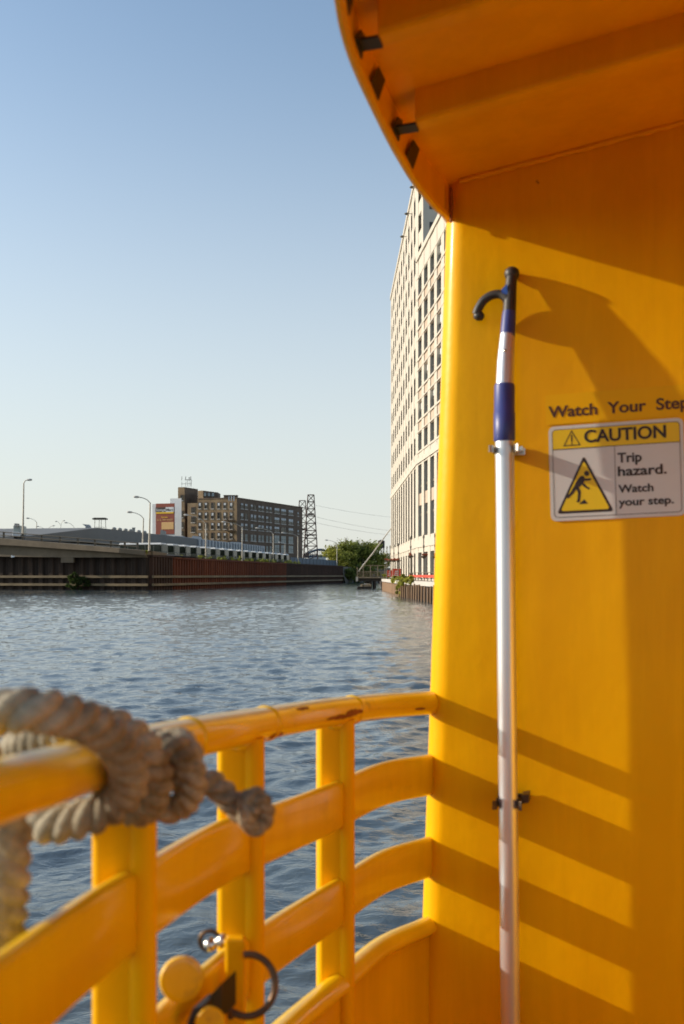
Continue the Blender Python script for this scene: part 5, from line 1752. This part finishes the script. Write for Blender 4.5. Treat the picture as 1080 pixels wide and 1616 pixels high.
    for (y1, y0) in ((795, 802), (811, 818), (827, 834)): window(C, dr, nr, s, 1.2, Zy(y0, 340), Zy(y1, 340), M['glass'], 1, blind=True)
    # recessed bay with wide windows left of the main lit face
    o2 = C + dl * along(312, C, dl) - nl * 0.2; L2 = along(296, o2, dl)
    z2 = Zy(793.5, 344)
    rb = MB(); q = o2 + dl * L2
    i2 = -nl * 9
    rb.hexa([(o2.x, o2.y, zg), (q.x, q.y, zg), (q.x + i2.x, q.y + i2.y, zg), (o2.x + i2.x, o2.y + i2.y, zg), (o2.x, o2.y, z2), (q.x, q.y, z2), (q.x + i2.x, q.y + i2.y, z2), (o2.x + i2.x, o2.y + i2.y, z2)])
    rb.build("side_bay", M['brickL'], root, origin=PLOC(root))
    for (y1, y0) in ((800.5, 809), (815.5, 824), (831, 839.5)): window(o2, dl, nl, along(305, o2, dl), 1.35, Zy(y0, 344), Zy(y1, 344), M['glass'], 2)
    # tower
    o3 = C + dl * along(312, C, dl) - nl * 0.6
    s1 = along(281, o3, dl); tL = o3 + dl * s1
    zt = Zy(768, 345)
    tb = MB(); i3 = -nl * 7
    e3 = C + dl * along(291.5, C, dl) - nl * 0.6
    # tower has a narrow lit face and a broad shaded one: corner at px 291.5
    tc = o3 + dl * along(291.5, o3, dl)
    p1 = tL; p2 = tc; p3 = tc + dr * 9.0; 
    p4 = p3 + (tL - tc)
    tb.add([(p1.x, p1.y, zg), (p2.x, p2.y, zg), (p2.x, p2.y, zt), (p1.x, p1.y, zt)], [(0, 1, 2, 3)], 0)
    r312 = (312.5 - 540) / F
    sR = (r312 * tc.y - tc.x) / (dr.x - r312 * dr.y)
    p3 = tc + dr * sR; p4 = p3 + (tL - tc)
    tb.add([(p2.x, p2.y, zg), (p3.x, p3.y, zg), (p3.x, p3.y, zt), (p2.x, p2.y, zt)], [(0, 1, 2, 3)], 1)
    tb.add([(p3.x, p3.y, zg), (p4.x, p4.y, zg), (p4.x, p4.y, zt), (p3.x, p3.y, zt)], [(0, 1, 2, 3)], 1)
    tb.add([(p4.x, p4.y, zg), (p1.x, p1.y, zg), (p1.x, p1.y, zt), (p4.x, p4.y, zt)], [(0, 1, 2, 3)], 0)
    tb.add([(p1.x, p1.y, zt), (p2.x, p2.y, zt), (p3.x, p3.y, zt), (p4.x, p4.y, zt)], [(0, 1, 2, 3)], 1)
    tower = tb.build("tower", [M['brickL'], M['brickR']], root, origin=PLOC(root))
    for (y1, y0) in ((781, 789), (806, 816), (824, 832), (838, 845)):
        window(tc, dl, nl, along(287.0, tc, dl), 0.9, Zy(y0, 345), Zy(y1, 345), M['glass'], 1)
    # antennas on the tower
    ab = MB()
    base = tc - nl * 1.5
    for px, y0, y1, r in ((287, 768, 752, 0.10), (293, 768, 752, 0.12), (295.5, 768, 756, 0.08), (298.5, 768, 753, 0.14), (301, 768, 752, 0.12), (302, 768, 757, 0.08)):
        ab.tube([W(px, y0, 344.5), W(px, (y0 + y1) / 2, 344.5)], 0.05, 5); ab.tube([W(px, y1 + 6, 344.4), W(px + 0.3, y1, 344.4)], r, 6)
    ab.tube([W(286, 763.5, 344.5), W(302.5, 763.5, 344.5)], 0.06, 5); ab.tube([W(292, 757, 344.5), W(302, 757, 344.5)], 0.06, 5)
    ab.build("antenna", M['iron'], tower, origin=PLOC(root) * 1.0)
    # penthouse
    pb = MB(); h0 = zroof - 0.2; h1 = Zy(774.5, 346)
    x0, x1 = W(312.6, 0, 346).x, W(343, 0, 346).x; xm = W(321.5, 0, 346).x
    pb.hexa([(x0, 346, h0), (xm, 345, h0), (xm, 352, h0), (x0, 353, h0), (x0, 346, h1), (xm, 345, h1), (xm, 352, h1), (x0, 353, h1)], 0)
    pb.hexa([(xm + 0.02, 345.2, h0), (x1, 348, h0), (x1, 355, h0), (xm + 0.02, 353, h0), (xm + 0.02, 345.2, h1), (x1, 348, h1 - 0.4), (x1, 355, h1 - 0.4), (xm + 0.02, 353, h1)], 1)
    pb.build("penthouse", [M['brickL'], M['brickR']], root, origin=PLOC(root))
    wb = MB()
    for q in range(3):
        cx = xm + 0.6 + q * 1.3; cy = 345.1 + (cx - xm) * 0.66 * (2.8 / (x1 - xm)) * 1.0
        wb.box((cx, cy - 0.12, (h0 + h1) / 2 + 0.3), (0.8, 0.2, 1.2))
    wb.build("penthouse_window", M['pane'], root, origin=PLOC(root))
    # low roof house with pale posts at the corner
    x0, x1 = W(353, 0, 341.5).x, W(374, 0, 341.5).x
    pb = MB(); pb.box(((x0 + x1) / 2, 343.5, zroof + 0.5), (x1 - x0, 3.0, 1.1)); pb.box(((x0 + x1) / 2, 343.5, zroof + 1.1), (x1 - x0 + 0.3, 3.3, 0.18)); pb.build("roof_house", M['brickR'], root, origin=PLOC(root))
    qb = MB()
    for px in (361.5, 365.5, 369.5): qb.box((W(px, 0, 340).x, 339.3 + (374 - px) * 0.06, zroof - 0.2), (0.32, 0.3, 1.7))
    qb.build("downpipe", M['whitewall'], root, origin=PLOC(root))
    # fire escape on the lit face near the corner
    fb = MB()
    sA, sB = along(373, C, dl), along(357, C, dl)
    lev = [Zy(y, 340) for y in (805, 822, 838, 854)]
    for i, z in enumerate(lev):
        p = [C + dl * sA + nl * 0.1, C + dl * sB + nl * 0.1, C + dl * sB + nl * 1.3, C + dl * sA + nl * 1.3]
        if i > 0: fb.hexa([(q.x, q.y, z) for q in p] + [(q.x, q.y, z + 0.12) for q in p])
        for s in np.linspace(sA, sB, 6):
            q = C + dl * s + nl * 1.3
            if i > 0: fb.tube([(q.x, q.y, z), (q.x, q.y, z + 1.0)], 0.04, 4)
        if i > 0:
            a = C + dl * sA + nl * 1.3; b = C + dl * sB + nl * 1.3
            fb.tube([(a.x, a.y, z + 1.0), (b.x, b.y, z + 1.0)], 0.05, 4)
            a2 = C + dl * (sA + 0.6) + nl * 0.8; b2 = C + dl * (sB - 0.3) + nl * 0.8
            up = lev[i - 1] if i > 1 else lev[0] 
            fb.tube([(b2.x, b2.y, z), (a2.x, a2.y, up)], 0.09, 4)
    fb.build("fire_escape", M['iron'], root, origin=PLOC(root))
    # billboard wall: a separate white slab building in front of the tower
    D = 328
    r2 = empty("storage_billboard", W(262, 846, D), "white slab wall carrying a red and white storage billboard left of the brick tower", "billboard")
    nrm = Vector((-0.30, -0.954)); dd = Vector((0.954, -0.30))
    def bp(px, py, o=0.0, D=D):
        # point on the billboard plane
        r = (px - 540) / F
        P0 = Vector((W(262, 0, D).x, D)) + nrm * o
        s = (r * P0.y - P0.x) / (dd.x - r * dd.y)
        q = P0 + dd * s
        return Vector((q.x, q.y, EYE + (HOR - py) / F * D))
    def panel(x0, y0, x1, y1, o0, o1, m, name):
        mb = MB()
        a = [bp(x0, y1, o0), bp(x1, y1, o0), bp(x1, y1, o1), bp(x0, y1, o1), bp(x0, y0, o0), bp(x1, y0, o0), bp(x1, y0, o1), bp(x0, y0, o1)]
        mb.hexa(a)
        return mb.build(name, M[m], r2, origin=PLOC(r2))
    panel(268.7, 784, 286.5, 880, -9.0, -7.0, 'whitewall', "back_slab")
    panel(240.5, 795, 276.0, 880, -2.0, 0.0, 'whitewall', "slab")
    panel(246.0, 794.6, 275.5, 843, 0.02, 0.25, 'maroon', "poster")
    panel(245.5, 800.5, 261.5, 808, 0.27, 0.36, 'iron', "name_band")
    panel(261.5, 800.5, 274.3, 808, 0.27, 0.36, 'whitewall', "name_band")
    panel(246.5, 808.2, 274.0, 810.6, 0.27, 0.36, 'bbyellow', "stripe")
    panel(255.0, 824, 274.0, 835.5, 0.27, 0.36, 'tan', "picture_panel")
    nn = Vector((nrm.x, nrm.y, 0)); X = Vector((dd.x, dd.y, 0)); Yv = Vector((0, 0, 1))
    def btext(body, px0, px1, ybase, cap, m):
        o = bp(px0, ybase, 0.38); w_ = (bp(px1, ybase, 0.38) - o).length
        place_text(body, 0, 0, w_, cap * D / F, X, Yv, o, nn, M[m], r2, lift=0.0, bold=0.02)
    btext("Storage", 246.6, 260.8, 806.8, 4.2, 'whitewall'); btext("Mart", 262.4, 273.4, 806.8, 4.2, 'iron')
    btext("Rentals", 255, 265, 817.3, 2.4, 'bbyellow'); btext("312-787-6207", 247.8, 273, 821.6, 2.6, 'tan')
    return root


build_brick()


# ---- lattice masts and lines
def mast(name, pts_top, pts_bot, D, wtop, wbot, label, n=9, arms=()):
    t = W(*pts_top, D); b = W(*pts_bot, D)
    root = empty(name, b, label, "lattice mast")
    legs = []
    for sx, sy in ((-1, -1), (1, -1), (1, 1), (-1, 1)):
        a = Vector((b.x + sx * wbot / 2, D + sy * wbot / 2, b.z)); c = Vector((t.x + sx * wtop / 2, D + sy * wtop / 2, t.z))
        legs.append((a, c))
        lb = MB(); lb.tube([a, c], 0.15, 5); lb.build("leg", M['lattice'], root, origin=PLOC(root))
    for k in range(n):
        bb = MB()
        t0 = (k / n) ** 0.9; t1 = ((k + 1) / n) ** 0.9
        for i in range(4):
            a0, a1 = legs[i]; c0, c1 = legs[(i + 1) % 4]
            bb.tube([a0.lerp(a1, t0), c0.lerp(c1, t1)], 0.075, 4); bb.tube([c0.lerp(c1, t0), a0.lerp(a1, t1)], 0.075, 4)
            bb.tube([a0.lerp(a1, t1), c0.lerp(c1, t1)], 0.085, 4)
        bb.build("bracing", M['lattice'], root, origin=PLOC(root))
    for (f, h, w_) in arms:
        ab = MB(); c = b.lerp(t, f); ab.box((c.x, D, c.z), (w_, w_, h)); ab.build("platform", M['lattice'], root, origin=PLOC(root))
    return root


mast("lattice_mast", (491, 781), (490.5, 890), 336, 2.0, 5.0, "taller rusty lattice mast right of the brick building", 9, ((0.72, 0.5, 2.1), (0.42, 0.35, 3.4)))
mast("lattice_mast", (477.5, 790), (477, 890), 396, 2.4, 5.0, "shorter lattice mast half hidden behind the brick building", 8, ((0.55, 0.5, 2.4),))


def wire(x0, y0, x1, y1, sag, D0, D1, label):
    a = W(x0, y0, D0); b = W(x1, y1, D1)
    pts = [a.lerp(b, k / 24) - Vector((0, 0, sag * 4 * (k / 24) * (1 - k / 24))) for k in range(25)]
    mb = MB(); mb.tube(pts, 0.035, 4)
    o = mb.build("power_line", M['galv'], origin=a)
    tag(o, label, "power line", "power lines from the lattice mast")


wire(496, 797, 640, 818, 0.6, 336, 440, "upper power line from the lattice mast to the cream building")
wire(498, 815.5, 640, 840, 0.7, 336, 440, "middle power line from the lattice mast to the cream building")
wire(499, 825, 640, 846, 0.7, 336, 440, "lower power line from the lattice mast to the cream building")

M['skyblue'] = mat("bridge_blue_paint", (0.045, 0.085, 0.13), 0.6, var=0.15, scale=0.5)


def build_blue_bridge():
    D = 400
    root = empty("arch_bridge", W(500, 885, D), "low blue arch bridge far off behind the lattice masts", "bridge")
    for s in (0, 7):
        mb = MB()
        pts = [W(482 + 46 * k / 16, 876 - 8.5 * math.sin(math.pi * min(1, k / 16)), D + s) for k in range(17)]
        mb.tube(pts, 0.5, 6); mb.build("arch", M['skyblue'], root, origin=PLOC(root))
    mb = MB(); a = W(478, 878, D); b = W(560, 878, D); mb.box(((a.x + b.x) / 2, D + 3.5, a.z), (b.x - a.x, 8, 1.0)); mb.build("deck", M['skyblue'], root, origin=PLOC(root))
    for k in range(1, 16):
        hb = MB(); p = W(482 + 46 * k / 16, 878, D); q = W(482 + 46 * k / 16, 876 - 8.5 * math.sin(math.pi * k / 16), D); hb.tube([p, q], 0.09, 4); hb.build("hanger", M['skyblue'], root, origin=PLOC(root))
    mb = MB(); a = W(488, 0, 385).x; b = W(514, 0, 385).x
    mb.hexa([(a, 385, BANK), (b, 385, BANK), (b, 393, BANK), (a, 393, BANK), (a, 385, W(0, 879.5, 385).z), (b, 385, W(0, 879.5, 385).z), (b, 393, W(0, 879.5, 385).z), (a, 393, W(0, 879.5, 385).z)])
    o = mb.build("shed", M['whitewall'], origin=((a + b) / 2, 385, BANK)); tag(o, "low white shed under the blue arch bridge", "shed")
    # blue site fence along the wall top
    r3 = empty("site_fence", (LW(LDEP(495)).x, LDEP(495), BANK), "blue panelled fence on top of the far river wall", "fence")
    p0 = LW(LDEP(458, 3), 3); p1 = LW(LDEP(533, 3), 3); k = 14
    for i in range(k):
        a = p0.lerp(p1, i / k); b = p0.lerp(p1, (i + 0.96) / k)
        fb = MB(); fb.slab(a, b, BANK + 0.05, BANK + 1.9, 0.08); fb.build("fence_panel", M['skyblue'], r3, origin=PLOC(r3))
        pb = MB(); pb.box((a.x + 0.05, a.y - 0.1, BANK + 1.0), (0.14, 0.14, 2.05)); pb.build("fence_post", M['mullion'], r3, origin=PLOC(r3))


build_blue_bridge()


def build_water_tower():
    D = 420
    root = empty("water_tower", W(602, 890, D), "dark round rooftop water tank on legs above the trees", "water tower")
    b = W(602, 865, D); r = 5.4 * D / F
    h = 11 * D / F
    mb = MB(); mb.tube2(b, (0, 0, 1), [(0, r * 0.96), (h * 0.05, r), (h, r)], 20, 0, False); mb.build("tank", M['darksteel_far'] if 'darksteel_far' in M else M['iron'], root, origin=PLOC(root))
    mb = MB(); mb.tube2(b + Vector((0, 0, h)), (0, 0, 1), [(0, r * 1.06), (h * 0.12, r * 0.6), (h * 0.22, 0.0)], 20, 0, False); mb.build("roof", M['iron'], root, origin=PLOC(root))
    for k in range(6):
        a = 2 * math.pi * k / 6 + 0.3
        lb = MB(); q = b + Vector((math.cos(a) * r * 0.85, math.sin(a) * r * 0.85, 0)); lb.tube([q, q - Vector((0, 0, 9))], 0.13, 5); lb.build("leg", M['iron'], root, origin=PLOC(root))


build_water_tower()


# ---- trees
def tree(base, h, rad, leaf, n, size, label, name="tree", crown_z=None, group=None, lean=0):
    root = empty(name, base, label, "tree", group)
    b = Vector(base)
    tb = MB()
    tb.tube(spline([b - Vector((0, 0, 0.5)), b + Vector((0.1, 0, h * 0.3)), b + Vector((lean * 0.6, 0.1, h * 0.62)), b + Vector((lean, 0, h * 0.85))], 4), [0.35 - 0.022 * k for k in range(13)], 8)
    for k in range(7):
        a = random.uniform(0, 6.28); z = h * random.uniform(0.3, 0.65)
        s = b + Vector((lean * 0.5, 0, z)); e = s + Vector((math.cos(a) * rad[0] * 0.7, math.sin(a) * rad[1] * 0.7, h * random.uniform(0.12, 0.3)))
        tb.tube([s, s.lerp(e, 0.5) + Vector((0, 0, 0.3)), e], [0.14, 0.09, 0.03], 5)
    tb.build("trunk", M['bark'], root, origin=PLOC(root))
    cb = MB()
    cz = crown_z or h * 0.62
    leaf_cloud(cb, b + Vector((lean, 0, cz)), rad, n, size)
    leaf_cloud(cb, b + Vector((lean * 0.8, 0, cz - rad[2] * 0.15)), (rad[0] * 0.7, rad[1] * 0.7, rad[2] * 0.75), n // 3, size)
    cb.build("crown", leaf, root, origin=PLOC(root))


G = "trees at the bend of the river"
tree(W(529, 895, 312), 8.2, (3.9, 3.4, 3.1), M['leaf_light'], 3600, 0.26, "pale green sunlit bushy tree at the left end of the grove", group=G, crown_z=2.9)
tree(W(546, 893, 322), 10.6, (4.6, 4.2, 4.4), M['leaf_mid'], 4200, 0.28, "tallest mid green tree behind the lamp at the river bend", group=G, crown_z=4.4)
tree(W(568, 895, 326), 9.0, (4.6, 4.2, 4.0), M['leaf_dark'], 4200, 0.28, "dark green broad tree in the middle of the grove", group=G, crown_z=4.0)
tree(W(586, 895, 327), 9.2, (4.0, 4.0, 4.0), M['leaf_mid'], 3600, 0.28, "dark tree with a pointed crown left of the water tank", group=G, crown_z=4.1)
tree(W(604, 897, 330), 6.0, (3.4, 3.2, 2.6), M['leaf_light'], 2400, 0.26, "low yellowish tree under the water tank", group=G, crown_z=2.2)


def bush(center, rad, leaf, n, size, label, name="bush"):
    mb = MB(); leaf_cloud(mb, center, rad, n, size, shell=0.2)
    o = mb.build(name, leaf, origin=(center[0], center[1], center[2] - rad[2])); tag(o, label, "bush")


c = W(549, 908, 303); bush((c.x, 303, 2.0), (2.8, 2.0, 2.6), M['leaf_dark'], 2600, 0.24, "dark bush overhanging the water at the end of the steel wall")
c = W(574, 908, 310); bush((c.x, 312, 2.6), (6.2, 2.4, 3.2), M['leaf_dark'], 5200, 0.26, "wide dark undergrowth on the bank left of the pier")
c = W(560, 908, 318); bush((c.x, 318, 4.6), (9.0, 2.0, 2.6), M['leaf_mid'], 3800, 0.28, 'low green scrub filling the bank under the grove of trees')
c = W(125, 917, 150.5); bush((-0.2635 * 148.8, 148.8, 1.25), (2.15, 0.7, 1.3), M['leaf_shade'], 4200, 0.15, "dark green bush growing at the waterline of the ramp wall")
c = W(229, 870, 147); bush((c.x, 146.5, c.z), (0.7, 0.5, 0.45), M['leaf_light'], 300, 0.12, "small yellow-green weed on the ramp parapet by the lamps")
c = W(112, 882, 151); bush((c.x, 151.4, c.z - 0.1), (0.6, 0.4, 0.5), M['leaf_mid'], 220, 0.12, "small green weed under the ramp girder above the bearing block")
c = W(606, 905, 158); bush((c.x + 0.4, 158, 1.9), (0.7, 0.8, 0.6), M['leaf_light'], 420, 0.12, "light green shrub at the landward end of the pier")

# weeds along the top of the rusty wall: nobody could count them
mb = MB()
for k in range(60):
    Y = random.uniform(158, 250); q = LW(Y, 0.9)
    leaf_cloud(mb, (q.x, q.y, BANK + random.uniform(0.3, 0.6)), (0.5, 0.9, random.uniform(0.3, 0.7)), 60, 0.12, shell=0.2)
tag(mb.build("weeds", M['leaf_mid'], origin=(LW(200).x, 200, BANK)), kind="stuff")


# ---- parked buses behind the rusty wall
def make_bus():
    root = empty("parked_bus", (0, 0, 0), "parked white-roofed bus with dark windows in the row behind the rusty wall", "bus", "buses parked nose-on behind the river wall")
    w, L, h = 2.35, 7.5, 2.55
    mb = MB(); mb.box((0, L / 2, 0.45 + 0.35), (w, L, 0.7)); mb.build("body", M['busdark'], root, bevel=0.06)
    rb = MB(); rb.hexa([(-w / 2, 0.1, h - 0.28), (w / 2, 0.1, h - 0.28), (w / 2, L, h - 0.28), (-w / 2, L, h - 0.28), (-w / 2 + 0.15, 0.3, h), (w / 2 - 0.15, 0.3, h), (w / 2 - 0.15, L - 0.2, h), (-w / 2 + 0.15, L - 0.2, h)]); rb.build("roof", M['whitewall'], root, bevel=0.05)
    gb = MB(); gb.hexa([(-w / 2 + 0.1, 0.0, 1.16), (w / 2 - 0.1, 0.0, 1.16), (w / 2 - 0.1, 0.12, 1.16), (-w / 2 + 0.1, 0.12, 1.16), (-w / 2 + 0.1, 0.02, h - 0.3), (w / 2 - 0.1, 0.02, h - 0.3), (w / 2 - 0.1, 0.14, h - 0.3), (-w / 2 + 0.1, 0.14, h - 0.3)]); gb.build("windscreen", M['busglass'], root)
    for s in (-1, 1):
        sb = MB(); sb.box((s * (w / 2 - 0.03), L / 2, 1.7), (0.06, L - 0.6, 1.05)); sb.build("side_window", M['busglass'], root)
        for yy in (0.1, 1.45, 2.9, 4.4, 5.9):
            pb = MB(); pb.box((s * (w / 2 - 0.04), yy, 1.7), (0.10, 0.16, 1.1)); pb.build("pillar", M['busdark'], root)
        for y in (1.3, L - 1.6):
            wb = MB(); wb.tube2((s * (w / 2 - 0.28), y, 0.45), (s, 0, 0), [(0, 0.43), (0.02, 0.45), (0.26, 0.45), (0.28, 0.40)], 16, 0, True); wb.build("wheel", M['black'], root)
        hb = MB(); hb.tube2((s * 0.85, 0.0, 0.85), (0, -1, 0), [(0, 0.10), (0.03, 0.11), (0.05, 0.06)], 12, 0, True); hb.build("headlight", M['steel'], root)
    return root


M['busdark'] = mat("bus_body", (0.06, 0.07, 0.055), 0.5, var=0.3, scale=1.0, coat=0.1)
M['busglass'] = mat("bus_glass", (0.02, 0.026, 0.018), 0.2, var=0.5, scale=1.5, spec=0.35)
proto = make_bus()
ang = math.atan2(28.4, 154.0)
Ys = 159.5; i = 0
while Ys < 246:
    q = LW(Ys, 2.2)
    o = proto if i == 0 else copy_tree(proto)
    o.location = (q.x, q.y, BANK + 0.02)
    o.rotation_euler = (0, 0, math.pi / 2 - ang + random.uniform(-0.05, 0.05))
    Ys += 5.5; i += 1


# ---- box truck on the ramp and a gull
def build_truck():
    D = 160
    base = W(26, 850, D)
    root = empty("box_truck", base, "pale box truck parked on the ramp beside the tall lamp", "truck")
    x, z = base.x, base.z
    mb = MB(); mb.box((x - 0.1, D + 2, W(0, 836.5, D).z), (1.15, 3.0, 1.5)); mb.build("box", M['pane'], root, origin=PLOC(root), bevel=0.04)
    mb = MB(); mb.box((x, D + 0.2, W(0, 843, D).z), (1.0, 1.2, 0.7)); mb.build("cab", M['whitewall'], root, origin=PLOC(root), bevel=0.06)
    mb = MB(); mb.box((x - 0.05, D + 0.35, W(0, 831, D).z + 0.25), (0.5, 1.2, 0.5)); mb.build("refrigerator_unit", M['quay'], root, origin=PLOC(root), bevel=0.04)
    for s in (-1, 1):
        wb = MB(); wb.tube2((x + s * 0.42, D + 0.6, z + 0.32), (s, 0, 0), [(0, 0.3), (0.12, 0.3)], 14, 0, True); wb.build("wheel", M['black'], root, origin=PLOC(root))


build_truck()


def build_gull():
    D = 118; c = W(19.5, 879, D)
    mb = MB()
    # body and two raised wings as one surface
    mb.tube2(c + Vector((-0.2, 0, -0.02)), (1, 0, 0.05), [(0, 0.01), (0.06, 0.035), (0.16, 0.065), (0.28, 0.055), (0.36, 0.035), (0.42, 0.03), (0.46, 0.008)], 10, 0, True)
    for s, tipx, tipz in ((-1, -0.24, 0.20), (1, 0.46, 0.04)):
        a = c + Vector((0.02, 0, 0.03)); m_ = c + Vector((tipx * 0.5, 0.1, tipz * 0.5 + 0.09)); t = c + Vector((tipx, 0.2, tipz))
        w0 = Vector((0.10, 0.0, -0.02)); th = Vector((0, -0.012, 0.012))
        P = [a - w0, a + w0, m_ + w0 * 0.8, m_ - w0 * 0.8, t]
        mb.add(P + [p + th for p in P], [(0, 1, 2, 3), (3, 2, 4), (5, 8, 7, 6), (8, 9, 7), (0, 5, 6, 1), (1, 6, 7, 2), (2, 7, 9, 4), (4, 9, 8, 3), (3, 8, 5, 0)])
    o = mb.build("gull", M['sign_white'], origin=c)
    tag(o, "white gull flying low before the dark river wall under the ramp", "bird")


build_gull()
